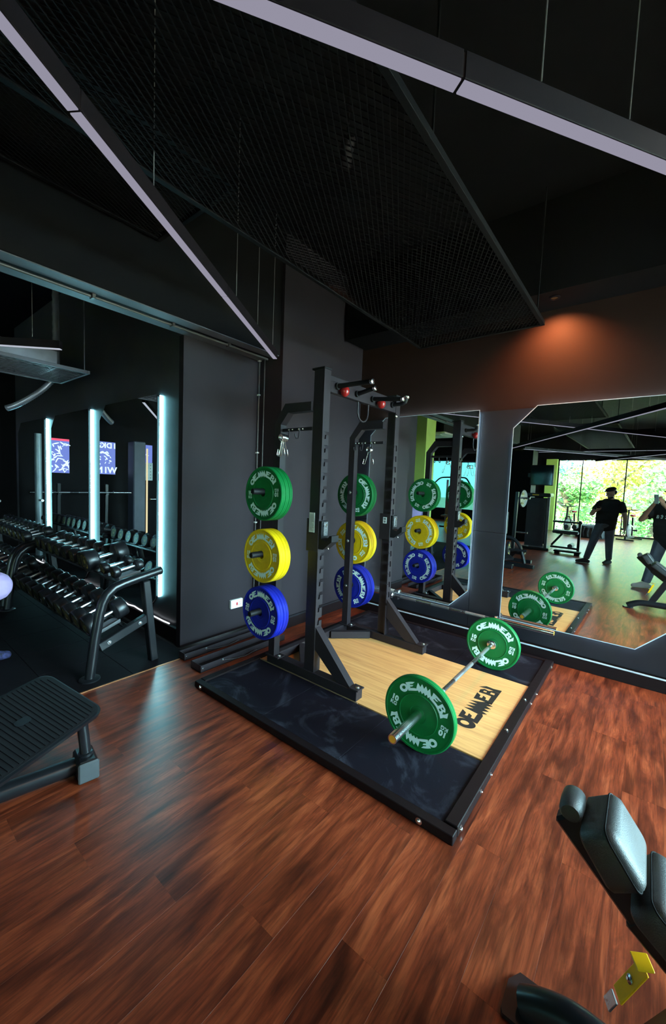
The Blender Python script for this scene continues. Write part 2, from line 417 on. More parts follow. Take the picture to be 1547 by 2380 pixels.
# ------------------------------------------------------------------ lettering of the plates and the deck (outline polygons, unit height)
def logo_loops():
    L = []
    L.append([circle_pts(0.48, 0.45, 0.47, 0.55, 22), circle_pts(0.50, 0.50, 0.20, 0.24, 14)])
    def ee(x): return [(x, -0.08), (x+0.08, 0.5), (x+0.02, 1.02), (x+0.95, 1.08), (x+0.72, 0.80), (x+0.42, 0.78), (x+0.42, 0.63),
                       (x+0.78, 0.64), (x+0.62, 0.42), (x+0.38, 0.41), (x+0.36, 0.22), (x+1.05, 0.24), (x+1.05, -0.08)]
    L.append([ee(0.86)])
    L.append([[(1.88, -0.08), (1.96, 0.45), (2.10, 1.10), (2.34, 0.62), (2.48, 1.12), (2.72, 0.62), (2.84, 1.12), (3.08, 0.62), (3.20, 1.12),
               (3.44, 0.55), (3.66, 0.24), (3.66, -0.08), (3.52, 0.08), (3.38, -0.22), (3.16, 0.12), (3.00, -0.22), (2.78, 0.12), (2.62, -0.22), (2.40, 0.12), (2.24, -0.22), (2.10, 0.02)]])
    L.append([ee(3.55)])
    L.append([[(4.58, -0.08), (4.62, 0.5), (4.60, 1.02), (5.05, 1.06), (5.30, 0.86), (5.22, 0.58), (5.42, 0.34), (5.34, -0.08)],
              [(4.86, 0.62), (4.86, 0.82), (5.04, 0.82), (5.06, 0.64)][::-1], [(4.88, 0.14), (4.88, 0.40), (5.12, 0.40), (5.14, 0.16)][::-1]])
    L.append([[(5.36, -0.08), (5.46, 0.60), (5.36, 1.25), (5.78, 0.88), (5.74, 0.4), (5.86, -0.08)]])
    return L, 5.86
def densify(loop, step=0.12):
    out = []
    for i, p in enumerate(loop):
        q = loop[(i+1) % len(loop)]; l = math.hypot(q[0]-p[0], q[1]-p[1]); n = max(1, int(l/step))
        out += [(p[0]+(q[0]-p[0])*k/n, p[1]+(q[1]-p[1])*k/n) for k in range(n)]
    return out
LOGO, LOGO_W = logo_loops()

# ------------------------------------------------------------------ room shell
TH = 0.0119                                    # the right wall stands 0.7 degrees off square
def wy(x): return 4.15-TH*x                    # front face of the right wall
fl = MB(); fl.bx(-10.2, 2.5, -10.3, 4.3, -0.08, -0.012); floor = struct(fl, 'floor', M['subfloor'])
def chamfer_plank(wid, ln, h, c=0.0001):
    m = MB(); a, b = wid/2-0.00012, ln/2-0.00012
    vs = [(-a, -b, -h), (a, -b, -h), (a, b, -h), (-a, b, -h), (-a, -b, -c), (a, -b, -c), (a, b, -c), (-a, b, -c),
          (-a+c, -b+c, 0), (a-c, -b+c, 0), (a-c, b-c, 0), (-a+c, b-c, 0)]
    fs = [(3, 2, 1, 0)]
    for o in (0, 4):
        for i in range(4): fs.append((o+i, o+(i+1) % 4, o+4+(i+1) % 4, o+4+i))
    fs.append((8, 9, 10, 11)); m.add(vs, fs); return m
PW, PL, PX0, PX1, PY0, PY1 = 0.182, 1.22, -3.08, 2.20, -3.0, 4.12
pk = chamfer_plank(PW, PL, 0.011).build('plank', M['plank'], floor, 0)
first = True
for i in range(29):
    x = PX0+PW*(i+0.5); y = PY0-((i*0.437) % 1.0)*PL
    while y < PY1:
        if y+PL > PY1:
            ln = PY1-y
            if ln > 0.06: o = chamfer_plank(PW, ln, 0.011).build('plank', M['plank'], floor, 0); o.location = (x, y+ln/2, 0)
        else:
            if first: o = pk; first = False
            else: o = pk.copy(); COL.objects.link(o)
            o.location = (x, y+PL/2, 0)
        y += PL
far = MB()                                     # planks farther off: one joined part
for i in range(-39, 43):
    x = PX0+PW*(i+0.5)
    if x > 2.25 or x < -10.1: continue
    y = -10.2-((i*0.437) % 1.0)*PL
    top = PY1 if x > PX1 else (PY0-((i*0.437) % 1.0)*PL if x > PX0 else -2.2)
    while y < top-0.02:
        ln = min(PL, top-y); q = chamfer_plank(PW, ln, 0.011)
        far.add([(v[0]+x, v[1]+y+ln/2, v[2]-0.0) for v in q.v], q.f); y += PL
far.build('plank_field', M['plank'], floor, 0, 'stuff')
tl = chamfer_plank(0.5, 0.5, 0.011, 0.003).build('rubber_tile', M['rubber_tile'], floor, 0)
first = True
for i in range(14):
    for j in range(9):
        x = -3.33-0.5*i; y = 1.68-0.5*j
        if x < -10: continue
        if first: o = tl; first = False
        else: o = tl.copy(); COL.objects.link(o)
        o.location = (x, y, 0.001)
tr = MB(); tr.bx(-3.086, -3.074, -2.2, 1.94, -0.005, 0.004); struct(tr, 'trim_1', pm('copper_threshold', (0.45, 0.17, 0.07), 0.35, 0.6))

cl = MB(); cl.bx(-10.4, 2.6, -10.4, 4.6, 4.0, 4.2); struct(cl, 'ceiling', M['ceiling'])
wr = MB()
wr.add([(-3.0, wy(-3.0), 0), (2.5, wy(2.5), 0), (2.5, wy(2.5)+0.2, 0), (-3.0, wy(-3.0)+0.2, 0), (-3.0, wy(-3.0), 4), (2.5, wy(2.5), 4), (2.5, wy(2.5)+0.2, 4), (-3.0, wy(-3.0)+0.2, 4)],
       [(0, 1, 5, 4), (2, 3, 7, 6), (0, 3, 2, 1), (4, 5, 6, 7), (1, 2, 6, 5), (3, 0, 4, 7)])
wall_right = struct(wr, 'wall_right', M['warmwall'])
def wall_panel(x0, x1, z0, z1, d=0.012):       # black satin panels that frame the mirrors, their seams showing
    p = MB(); p.add([(x0, wy(x0)-d, z0), (x1, wy(x1)-d, z0), (x1, wy(x1)+0.002, z0), (x0, wy(x0)+0.002, z0), (x0, wy(x0)-d, z1), (x1, wy(x1)-d, z1), (x1, wy(x1)+0.002, z1), (x0, wy(x0)+0.002, z1)],
                    [(0, 1, 5, 4), (2, 3, 7, 6), (0, 3, 2, 1), (4, 5, 6, 7), (1, 2, 6, 5), (3, 0, 4, 7)])
    return p.build('panel', M['wall_gloss'], wall_right, 0)
wall_panel(-2.93, -1.402, 0.12, 1.146); wall_panel(-2.93, -1.402, 1.150, 2.372)
wall_panel(-1.398, 2.28, 0.12, 1.146); wall_panel(-1.398, 2.28, 1.150, 2.372)
bm_ = MB(); bm_.bx(-2.93, 2.28, 4.092, wy(2.28)+0.02, 0.0, 0.112, 0.004); struct(bm_, 'baseboard_right', M['frame'])
tm = MB(); tm.bx(-2.93, 2.28, 4.088, 4.10, 0.106, 0.118, 0.002); struct(tm, 'trim_2', M['edge_shine'])  # pale strip paints the light caught along the baseboard's top edge
sf = MB(); sf.bx(-2.9, 2.28, 3.77, 4.30, 3.25, 4.0); struct(sf, 'trim_3', M['wall'])
wc = MB(); wc.bx(-3.7, -2.94, 2.81, 4.35, 0, 4.0); struct(wc, 'wall_corner', M['column'])
wp = MB(); wp.bx(-3.36, -3.29, 1.947, 2.79, 0, 2.83); wall_pillar = struct(wp, 'wall_pillar', M['column'])
sk = MB(); sk.bx(-3.292, -3.285, 1.947, 2.79, 0, 0.02); struct(sk, 'baseboard_pillar', M['frame'])
sk = MB(); sk.bx(-2.942, -2.925, 2.83, 4.1, 0, 0.11, 0.003); struct(sk, 'baseboard_corner', M['frame'])
sk = MB(); sk.bx(-2.927, -2.915, 2.83, 4.1, 0.112, 0.135, 0.003); struct(sk, 'trim_4', M['wall_gloss'])
bmL = MB(); bmL.bx(-3.29, -2.98, -3.2, 2.81, 2.83, 4.0); struct(bmL, 'trim_5', M['wall'])   # ceiling beam over the gap to the left room
for x0_, x1_ in ((-3.285, -3.16), (-3.10, -2.985)):   # paler strips under the beam beside the conduit; LED glow from below painted in
    q = MB(); q.bx(x0_, x1_, -3.1, 2.80, 2.822, 2.8295); q.build('led_lit_soffit', M['soffit_led_lit'], bpy.data.objects['trim_5'], 0)
wl = MB(); wl.bx(-8.72, -3.362, 1.995, 2.2, 0, 4.0); wall_left = struct(wl, 'wall_left', M['led_panel'])
sk = MB(); sk.bx(-8.72, -3.362, 1.955, 1.994, 0, 0.15, 0.004); struct(sk, 'baseboard_left', M['frame'])
wa = MB(); wa.bx(-10.2, -8.7, 3.0, 3.2, 0, 4.0); wa.bx(-8.74, -8.70, 1.995, 3.1, 0, 4.0); struct(wa, 'wall_alcove', M['wall'])
wf = MB(); wf.bx(-10.4, -10.1, -10.3, 3.2, 0, 4.0); struct(wf, 'wall_far', M['wall'])
wb = MB()                                      # wall with the windows, far behind the camera
wb.bx(-10.4, 2.5, -10.4, -10.15, 2.92, 4.0); wb.bx(-10.4, -9.05, -10.4, -10.15, 0, 2.92); wb.bx(-9.05, -6.55, -10.4, -10.15, 0, 0.53)
wb.bx(-6.55, -3.72, -10.4, -10.15, 0, 2.92); wb.bx(2.2, 2.5, -10.4, -10.15, 0, 2.92)
struct(wb, 'wall_back', M['wall'])
lm = MB(); lm.bx(-3.72, -3.32, -10.42, -10.02, 0, 2.92); struct(lm, 'trim_6', M['lime'])
lm = MB(); lm.bx(-6.75, -5.86, -4.1, -3.45, 0, 3.999); struct(lm, 'trim_7', M['lime'])
lm = MB(); lm.bx(-5.75, -5.35, -10.14, -9.8, 0, 4.0); struct(lm, 'trim_8', M['lime'])
we = MB(); we.bx(2.3, 2.5, -10.3, -9.5, 0, 4); we.bx(2.3, 2.5, -4.5, 1.4, 0, 4); we.bx(2.3, 2.5, -9.5, -4.5, 2.95, 4); we.bx(2.3, 2.5, -9.5, -4.5, 0, 0.12); we.bx(2.3, 2.5, 4.05, 4.3, 0, 4); we.bx(2.3, 2.5, 1.4, 4.05, 2.95, 4); we.bx(2.3, 2.5, 1.4, 4.05, 0, 0.12)
struct(we, 'wall_east', M['wall'])
col2 = MB(); col2.bx(-3.75, -3.05, -5.6, -5.0, 0, 2.83); struct(col2, 'wall_column', M['wall'])

def window(name, x0, x1, z0, z1, y, mulls, glassmat, along='x'):
    def B(m, a0, a1, d0, d1, c0, c1):
        return m.bx(a0, a1, d0, d1, c0, c1) if along == 'x' else m.bx(d0, d1, a0, a1, c0, c1)
    f = MB()
    B(f, x0, x1, y-0.03, y+0.03, z1-0.05, z1); B(f, x0, x1, y-0.03, y+0.03, z0, z0+0.05)
    B(f, x0, x0+0.05, y-0.03, y+0.03, z0+0.05, z1-0.05); B(f, x1-0.05, x1, y-0.03, y+0.03, z0+0.05, z1-0.05)
    o = struct(f, name, M['frame'])
    ed = [x0+0.05]+list(mulls)+[x1-0.05]
    for k in mulls:
        q = MB(); B(q, k-0.018, k+0.018, y-0.02, y+0.02, z0+0.05, z1-0.05); q.build('mullion', M['frame'], o, 0)
    for a, b in zip(ed[:-1], ed[1:]):
        q = MB(); B(q, a+0.018, b-0.018, y-0.004, y+0.004, z0+0.05, z1-0.05); q.build('pane', glassmat, o, 0)
    return o
window('window_1', -3.32, 2.2, 0.0, 2.92, -10.25, (-2.46, -1.05, 0.36), M['glass'])
window('window_2', -9.05, -6.55, 0.53, 2.92, -10.25, (-7.8,), M['film'])
window('window_3', 1.4, 4.05, 0.12, 2.95, 2.4, (2.72,), M['glass'], 'y')
window('added_window', -9.5, -4.5, 0.12, 2.95, 2.4, (-7.0,), M['glass'], 'y')  # added unseen window, put in to brighten the back floor and the bystander
gr = MB(); gr.bx(-60, 60, -70, -10.45, -0.9, -0.5); struct(gr, 'trim_9', M['ground'])
gr = MB(); gr.bx(2.6, 60, -10.45, 40, -3.2, -3.0); struct(gr, 'trim_10', M['ground'])

# ------------------------------------------------------------------ mirrors (hexagons: top-left and bottom-right corners cut)
def mirror(name, label, x0, x1, z0, z1, ch, ysurf, led, slope):
    """ysurf(x): wall face; the glass stands 25 mm proud of it"""
    d = 0.042 if led is M['led'] else 0.030
    poly = [(x0, z0), (x1-ch, z0), (x1, z0+ch), (x1, z1), (x0+ch, z1), (x0, z1-ch)]
    t = thing(name, label, 'mirror', ((x0+x1)/2, ysurf((x0+x1)/2), z0))
    m = MB(); m.prism(poly, lambda u, v, w: (u, ysurf(u)-d+w, v), 0.0, 0.006); m.build('glass', M['mirror'], t, 0)
    c = ((x0+x1)/2, (z0+z1)/2)
    if led is M['led_low']:                    # polished bevel round the glass
        inn = [(c[0]+(u-c[0])*0.991, c[1]+(v-c[1])*0.9945) for u, v in poly]
        m = MB(); m.flat([poly, inn[::-1]], lambda u, v: (u, ysurf(u)-d-0.0006, v)); m.build('bevelled_edge', M['edge_shine'], t, 0)
    k_ = (0.93, 0.955) if led is M['led_low'] else (0.975, 0.985)
    sm = [(c[0]+(u-c[0])*k_[0], c[1]+(v-c[1])*k_[1]) for u, v in poly]
    m = MB(); m.prism(sm, lambda u, v, w: (u, ysurf(u)-d+w, v), 0.0065, d-0.0005); m.build('backing', M['wall'], t, 0)
    if led is M['led_low']:
        ins = [(c[0]+(u-c[0])*0.962, c[1]+(v-c[1])*0.976) for u, v in poly]
        for i in range(6):
            (a0, b0), (a1, b1) = ins[i], ins[(i+1) % 6]; y_ = ysurf((a0+a1)/2)-0.012
            m = MB(); m.beam((a0, ysurf(a0)-0.020, b0), (a1, ysurf(a1)-0.020, b1), 0.008, 0.010, (0, 1, 0)); m.build('led_strip', led, t, 0)
    elif led:
        m = MB(); m.bx(x1+0.001, x1+0.007, ysurf(x1)-0.015, ysurf(x1)-0.003, z0+ch+0.01, z1-0.005); m.build('led_strip', led, t, 0)
    return t
PS = lambda x: wy(x)-0.012
mirror('wall_mirror', 'hexagonal wall mirror behind the barbell, showing the window and people', -1.074, 0.215, 0.300, 2.388, 0.20, PS, M['led_low'], 1)
mirror('wall_mirror', 'hexagonal wall mirror behind the squat rack, edged by a faint light', -2.735, -1.408, 0.300, 2.388, 0.20, PS, M['led_low'], 1)
YL = lambda x: 1.995
for k, (xr, nm) in enumerate(((-3.760, 'mirror beside the charcoal pillar, above the near dumbbell rack'), (-5.430, 'middle mirror of the three lit mirrors above the dumbbells'),
                              (-7.075, 'mirror farthest from the pillar of the three lit mirrors'))):
    mirror('lit_mirror', nm, xr-1.327, xr, 0.20, 2.365, 0.165, YL, M['led'], 0)
lc = MB(); random.seed(3)
pts = [(-8.2+0.12*i, 1.965+random.uniform(-0.006, 0.006), 0.166+random.uniform(-0.004, 0.004)) for i in range(40)]
lc.tube([p for p in pts if p[0] < -3.5], 0.007, 6)
tag(lc.build('light_cable', emit('white_light_cable', (0.85, 0.92, 1.0), 1.6)), 'thin wavy white light cable lying along the ledge under the lit mirrors', 'cable')

# ------------------------------------------------------------------ platform
PZ = 0.046
pf = thing('lifting_platform', 'black framed lifting platform with rubber mats and a blond wood deck', 'platform', (-1.565, 2.84, 0))
m = MB(); m.bx(-2.574, -0.556, 1.649, 1.70, 0, PZ, 0.003); m.build('frame_beam', M['frame'], pf, 0)
m = MB(); m.bx(-2.574, -0.556, 3.985, 4.033, 0, PZ, 0.003); m.build('frame_beam', M['frame'], pf, 0)
m = MB(); m.bx(-0.617, -0.556, 1.705, 3.985, 0, PZ+0.008, 0.003); m.build('frame_beam', M['frame'], pf, 0)
m = MB(); m.bx(-2.574, -2.515, 1.70, 3.985, 0, PZ+0.004, 0.003); m.build('frame_beam', M['frame'], pf, 0)
for x0, x1 in ((-2.513, -1.870), (-1.868, -1.244), (-1.242, -0.619)):
    m = MB(); m.bx(x0, x1, 1.702, 2.240, 0.002, 0.040, 0.002); m.build('rubber_mat', M['mat'], pf, 0)
    m = MB(); m.bx(x0, x1, 3.368, 3.983, 0.002, 0.040, 0.002); m.build('rubber_mat', M['mat'], pf, 0)
dk = MB(); dk.bx(-2.513, -0.619, 2.249, 3.362, 0.002, 0.043, 0.002); deck = dk.build('wood_deck', M['deck'], pf, 0)
lip = MB(); lip.bx(-2.513, -1.49, 2.2405, 2.2485, 0.002, 0.0455); lip.build('edge_strip', pm('tan_edge_strip', (0.22, 0.14, 0.08), 0.5), pf, 0)
for loops in LOGO:      # black word on the deck, read from the right-hand side
    lg = MB(); lg.flat(loops, lambda u, v: (-0.770-0.118*v, 2.480+u*(0.660/LOGO_W), 0.0434)); lg.build('letter', M['logo'], deck, 0)
def bolt(p, axis, r=0.012, parent=None, h=0.008, name='bolt'):
    m = MB(); m.lathe([(r*1.5, 0), (r*1.5, 0.003), (r, 0.0032), (r*0.9, h), (r*0.5, h+0.003)], p, axis, 12)
    return m.build(name, M['bolt'], parent, 40)
for p, a in (((-0.72, 1.649, 0.024), (0, -1, 0)), ((-2.50, 1.649, 0.024), (0, -1, 0)), ((-0.556, 1.74, 0.024), (1, 0, 0)), ((-0.556, 2.02, 0.03), (1, 0, 0)), ((-0.556, 2.18, 0.03), (1, 0, 0)),
             ((-0.59, 2.62, PZ+0.008), (0, 0, 1)), ((-0.556, 3.3, 0.03), (1, 0, 0)), ((-0.556, 3.12, 0.03), (1, 0, 0)), ((-0.556, 3.92, 0.024), (1, 0, 0)), ((-0.59, 3.10, PZ+0.008), (0, 0, 1))):
    bolt(p, a, 0.008 if a[1] == 0 and p[2] > 0.025 else 0.011, pf)

# ------------------------------------------------------------------ squat rack
rk = thing('squat_rack', 'black steel half rack with notched uprights standing on the platform', 'rack', (-1.95, 2.8, PZ))
S = M['steel']
def rail(y0, y1):
    m = MB(); m.bx(-2.43, -1.50, y0, y1, PZ+0.0005, 0.12, 0.003); o = m.build('base_rail', S, rk, 0)
    m = MB(); m.bx(-1.565, -1.487, y0-0.004, y1+0.004, 0.1203, 0.131, 0.002); m.build('foot_plate', S, o, 0)
    bolt((-1.515, (y0+y1)/2, 0.131), (0, 0, 1), 0.011, o)
rail(2.242, 2.318); rail(3.300, 3.375)
def upright(y0, y1, side):
    m = MB(); m.bx(-2.010, -1.921, y0, y1-0.024 if side > 0 else y1, 0.1205, 2.415, 0.003) if side > 0 else m.bx(-2.010, -1.921, y0+0.024, y1, 0.1205, 2.415, 0.003)
    o = m.build('upright', S, rk, 0)
    e, a = (y1, -1) if side > 0 else (y0, 1)           # notches open towards the inside
    poly = [(e+a*(y1-y0), 0.121), (e+a*(y1-y0), 2.415), (e, 2.415)]
    z = 1.963
    while z > 0.42:
        if not 1.075 < z-0.03 < 1.30:
            poly += [(e, z), (e+a*0.050, z), (e+a*0.055, z-0.050), (e+a*0.046, z-0.056), (e+a*0.034, z-0.054), (e+a*0.030, z-0.024), (e, z-0.024)]
        z -= 0.1015
    poly.append((e, 0.121))
    m = MB(); m.prism(poly, lambda u, v, w_: (w_, u, v), -1.9205, -1.910); m.build('notched_strip', S, o, 0)
    m = MB(); m.bx(-2.03, -1.905, y0-0.006, y1+0.006, 2.4155, 2.43, 0.003); m.build('end_cap', M['grip'], o, 0)
    # diagonal brace to the foot of the rail
    yc = (y0+y1)/2
    m = MB(); m.prism([(-1.9095, 0.300), (-1.9095, 0.475), (-1.566, 0.121), (-1.690, 0.121)], lambda u, v, w_: (u, w_, v), yc-0.030, yc+0.030); m.build('brace', S, rk, 0)
    # J-cup hooked on the strip
    m = MB(); m.prism([(-1.9098, 1.085), (-1.9098, 1.295), (-1.880, 1.295), (-1.880, 1.165), (-1.835, 1.150), (-1.800, 1.195), (-1.780, 1.195), (-1.780, 1.150), (-1.860, 1.085)],
                      lambda u, v, w_: (u, w_, v), y0-0.004, y1+0.004); j = m.build('j_cup', M['grip'], rk, 0)
    m = MB(); m.bx(-1.879, -1.872, y0+0.014, y1-0.014, 1.185, 1.29, 0.001); m.build('wear_strip', M['alu'], j, 0)
    bolt((-1.872, yc, 1.265), (1, 0, 0), 0.007, j); bolt((-1.846, yc, 1.094), (1, 0, -1), 0.006, j)
    m = MB(); m.bx(-2.025, -1.905, y0-0.008, y0-0.0005, 1.06, 1.31, 0.002); m.build('sleeve_plate', S, j, 0)
    return o
un = upright(2.247, 2.322, 1); uf = upright(3.300, 3.375, -1)
m = MB(); m.bx(-1.999, -1.945, 2.2365, 2.2385, 1.205, 1.355); st = m.build('label_sticker', M['paper'], un, 0)
m = MB(); rs = random.Random(5)
for k in range(13): m.bx(-1.994, -1.994+rs.uniform(0.025, 0.043), 2.2360, 2.2364, 1.335-k*0.0095, 1.338-k*0.0095)
m.build('printed_lines', M['ink'], st, 0)
m = MB(); m.bx(-1.985, -1.945, 3.2895, 3.2915, 1.215, 1.275); st = m.build('label_sticker', M['paper'], uf, 0)
m = MB(); m.bx(-1.978, -1.952, 3.2890, 3.2894, 1.25, 1.268); m.bx(-1.975, -1.956, 3.2890, 3.2894, 1.222, 1.242); m.build('printed_mark', M['ink'], st, 0)
for y0, sgn in ((2.225, -1), (3.245, 1)):       # rear posts: up, cranked forward, into the upright
    m = MB(); m.prism([(-2.395, 0.121), (-2.395, 2.045), (-2.285, 2.190), (-2.0105, 2.182), (-2.0105, 2.117), (-2.250, 2.117), (-2.328, 2.030), (-2.328, 0.121)],
                      lambda u, v, w_: (u, w_, v), y0, y0+0.062); po = m.build('rear_post', S, rk, 0)
    m = MB(); m.bx(-2.425, -2.270, y0-0.01, y0+0.072, 0.1203, 0.130, 0.002); m.build('foot_plate', S, po, 0); bolt((-2.295, y0+0.03, 0.130), (0, 0, 1), 0.011, po)
    yb = y0-0.0005 if sgn < 0 else y0+0.0625
    for z in (1.495, 1.000, 0.535):
        m = MB(); m.lathe([(0.040, 0), (0.040, 0.010), (0.0245, 0.0105), (0.0235, 0.235), (0.020, 0.243), (0.012, 0.246)], (-2.361, yb, z), (0, sgn, 0), 20)
        m.build('plate_peg', M['grip'], po, 40)
        bolt((-2.361, y0+0.0625 if sgn < 0 else y0-0.0005, z), (0, -sgn, 0), 0.011, po)
    m = MB(); m.bx(-2.327, -2.011, y0+0.02, y0+0.042, 1.975, 2.000, 0.002); hb = m.build('hook_bar', S, rk, 0)
    for x in (-2.235, -2.125, -2.310 if sgn > 0 else -2.05):
        if sgn < 0 and x == -2.05: continue
        yh = y0+0.005
        m = MB(); m.tube([(x, yh, 1.99), (x, yh-0.004, 1.93), (x, yh-0.012, 1.915), (x, yh-0.035, 1.912), (x, yh-0.045, 1.925), (x, yh-0.046, 1.945)], 0.005, 8); m.build('hook', S, hb, 40)
        bolt((x-0.02, y0+0.0195, 1.988), (0, -1, 0), 0.006, hb); bolt((x+0.02, y0+0.0195, 1.988), (0, -1, 0), 0.006, hb)
m = MB(); m.bx(-2.425, -2.365, 2.320, 3.298, 0.0465, 0.118, 0.003); m.build('cross_member', S, rk, 0)
for a, b in (((-2.36, 2.60, 0.083), (-2.08, 2.322, 0.083)), ((-2.36, 3.02, 0.083), (-2.08, 3.297, 0.083))):
    m = MB(); m.beam(a, b, 0.05, 0.068, bev=0.003); g = m.build('corner_gusset', S, rk, 0)
m = MB(); m.bx(-1.958, -1.912, 2.323, 3.299, 2.262, 2.348, 0.003); cb = m.build('top_crossbar', S, rk, 0)
m = MB(); m.bx(-2.0, -1.96, 2.30, 3.32, 2.352, 2.405, 0.004); m.build('rear_crossbar', S, rk, 0)
for y, z, x1, z1, up in ((2.395, 2.316, -1.585, 2.314, 0), (2.656, 2.310, -1.730, 2.336, 0), (2.886, 2.312, -1.605, 2.286, 0), (3.218, 2.322, -1.770, 2.335, 1)):
    m = MB(); m.lathe([(0.026, 0), (0.026, 0.02), (0.018, 0.021)], (-1.9118, y, z), (1, 0, 0), 16)
    pts = [(-1.895, y, z), (x1-0.02, y, z1)]
    if up: pts = [(-1.895, y, z), (-1.80, y, z), (-1.772, y, z+0.012), (-1.762, y, z+0.045)]
    m.tube(pts, 0.0175, 14); h = m.build('pull_up_handle', M['grip'], cb, 40)
    e = Vector(pts[-1]); d = (e-Vector(pts[-2])).normalized()
    m = MB(); m.lathe([(0.019, 0), (0.021, 0.004), (0.021, 0.020), (0.016, 0.024)], e+d*0.0005, d, 16); m.build('end_cap', M['chrome'], h, 40)
for y in (2.446, 2.974):
    m = MB(); m.ell((-1.868, y, 2.285), (0.036, 0.034, 0.042), 18, 12); m.tube([(-1.9118, y, 2.30), (-1.885, y, 2.295)], 0.014, 10); m.build('ball_grip', M['red'], cb, 60)
m = MB(); m.tube([(-1.935, 2.718, 2.2625), (-1.935, 2.718, 2.185)]+[(-1.935, 2.7935-0.0755*cos(radians(a)), 2.185-0.0755*sin(radians(a))) for a in range(15, 180, 15)]+[(-1.935, 2.869, 2.185), (-1.935, 2.869, 2.2625)], 0.0075, 10)
m.build('rope_loop', S, cb, 50)
bolt((-1.909, 3.31, 2.235), (1, 0, 0), 0.013, cb)

# ------------------------------------------------------------------ bumper plates
def plate_proto(kind, kg, thick, R=0.222):
    lab = dict(green='green 10 kg', yellow='yellow 15 kg', blue='blue 20 kg')[kind]
    t = thing('bumper_plate', lab+' bumper plate', 'weight plate')
    h = thick/2; b = 0.006
    prof = [(0.0260, -h+0.004), (0.050, -h+0.004), (0.052, -h+0.002), (0.116, -h+0.002), (0.118, -h-0.001), (0.1205, -h-0.001), (0.1225, -h+0.003), (R-0.018, -h+0.003), (R-0.015, -h), (R-b, -h), (R, -h+b),
            (R, -0.0015), (R-0.002, 0), (R, 0.0015), (R, h-b), (R-b, h), (R-0.015, h), (R-0.018, h-0.003), (0.1225, h-0.003), (0.1205, h+0.001), (0.118, h+0.001), (0.116, h-0.002), (0.052, h-0.002), (0.050, h-0.004), (0.0260, h-0.004), (0.0260, -h+0.004)]
    m = MB(); m.lathe(prof, (0, 0, 0), (0, 1, 0), 64, close=False); m.build('disc', M[kind], t, 30)
    m = MB(); m.lathe([(0.0255, -h+0.0035), (0.042, -h+0.0035), (0.042, -h+0.0045), (0.0262, -h+0.006), (0.0262, h-0.006), (0.042, h-0.0045), (0.042, h-0.0035), (0.0255, h-0.0035), (0.0255, -h+0.0035)], (0, 0, 0), (0, 1, 0), 32, close=False)
    m.build('hub_ring', M[kind], t, 30)
    for sgn in (-1, 1):                         # both faces, so the mirror shows them too
        y = sgn*(h-0.0030+0.0006)
        for turn in (0, pi):
            def pol(a, r): return (-sgn*r*cos(a+turn), y, r*sin(a+turn))
            m = MB()
            for loops in LOGO:
                m.flat([densify(lp) for lp in loops], lambda u, v: pol(radians(152-124*u/LOGO_W), 0.142+0.043*v))
            m.build('lettering', M['letter'], t, 0); m = MB()
            for txt, size, dz, bold in ((str(kg), 0.046, 0.013, 0.0024), ('KG', 0.032, -0.021, 0.0013)):
                vs, fs = text_mesh(txt, size, bold)
                q = []
                for p_ in vs:
                    lx = -0.160+p_.x; lz = dz+p_.y-0.004
                    a = atan2(lz, lx); r = math.hypot(lx, lz); q.append(pol(a, r))
                m.add(q, fs)
            m.build('weight_mark', M['letter'], t, 0)
    return t
PROTO = {}
def put_plate(kind, label, pos, rot, scale=1.0, group=None):
    kg, th = dict(green=(10, 0.0415), yellow=(15, 0.062), blue=(20, 0.0625))[kind]
    if kind not in PROTO: t = PROTO[kind] = plate_proto(kind, kg, th)
    else: t = copy_tree(PROTO[kind])
    t.location = pos; t.rotation_euler = (0, radians(rot), 0); t.scale = (scale,)*3
    t['label'] = label
    if group: t['group'] = group
    return t
ordi = ['outermost', 'second', 'innermost']
for kind, z, y0, n, th, rot in (('green', 1.478, 2.083, 3, 0.0415, -4), ('yellow', 0.983, 2.083, 2, 0.062, -2), ('blue', 0.518, 2.083, 2, 0.0625, 8)):
    for k in range(n):
        wh = 'outermost' if k == 0 else ('innermost' if k == n-1 else 'middle')
        put_plate(kind, '%s of %s %s plates on the near-left peg of the squat rack' % (wh, {3: 'three', 2: 'two'}[n], kind), (-2.361, y0+0.002+th*(k+0.5)*0.966, z), rot+k*23, 0.966, 'plates on the left side of the rack')
for kind, z, n, th, rot in (('green', 1.470, 2, 0.0415, 78), ('yellow', 0.975, 2, 0.062, 38), ('blue', 0.510, 2, 0.0625, 62)):
    for k in range(n):
        put_plate(kind, '%s of two %s plates on the far rack peg, beside the wall mirror' % ('inner' if k == 0 else 'outer', kind), (-2.361, 3.322+th*(k+0.5), z), rot+k*40, 1.0, 'plates on the far side of the rack')

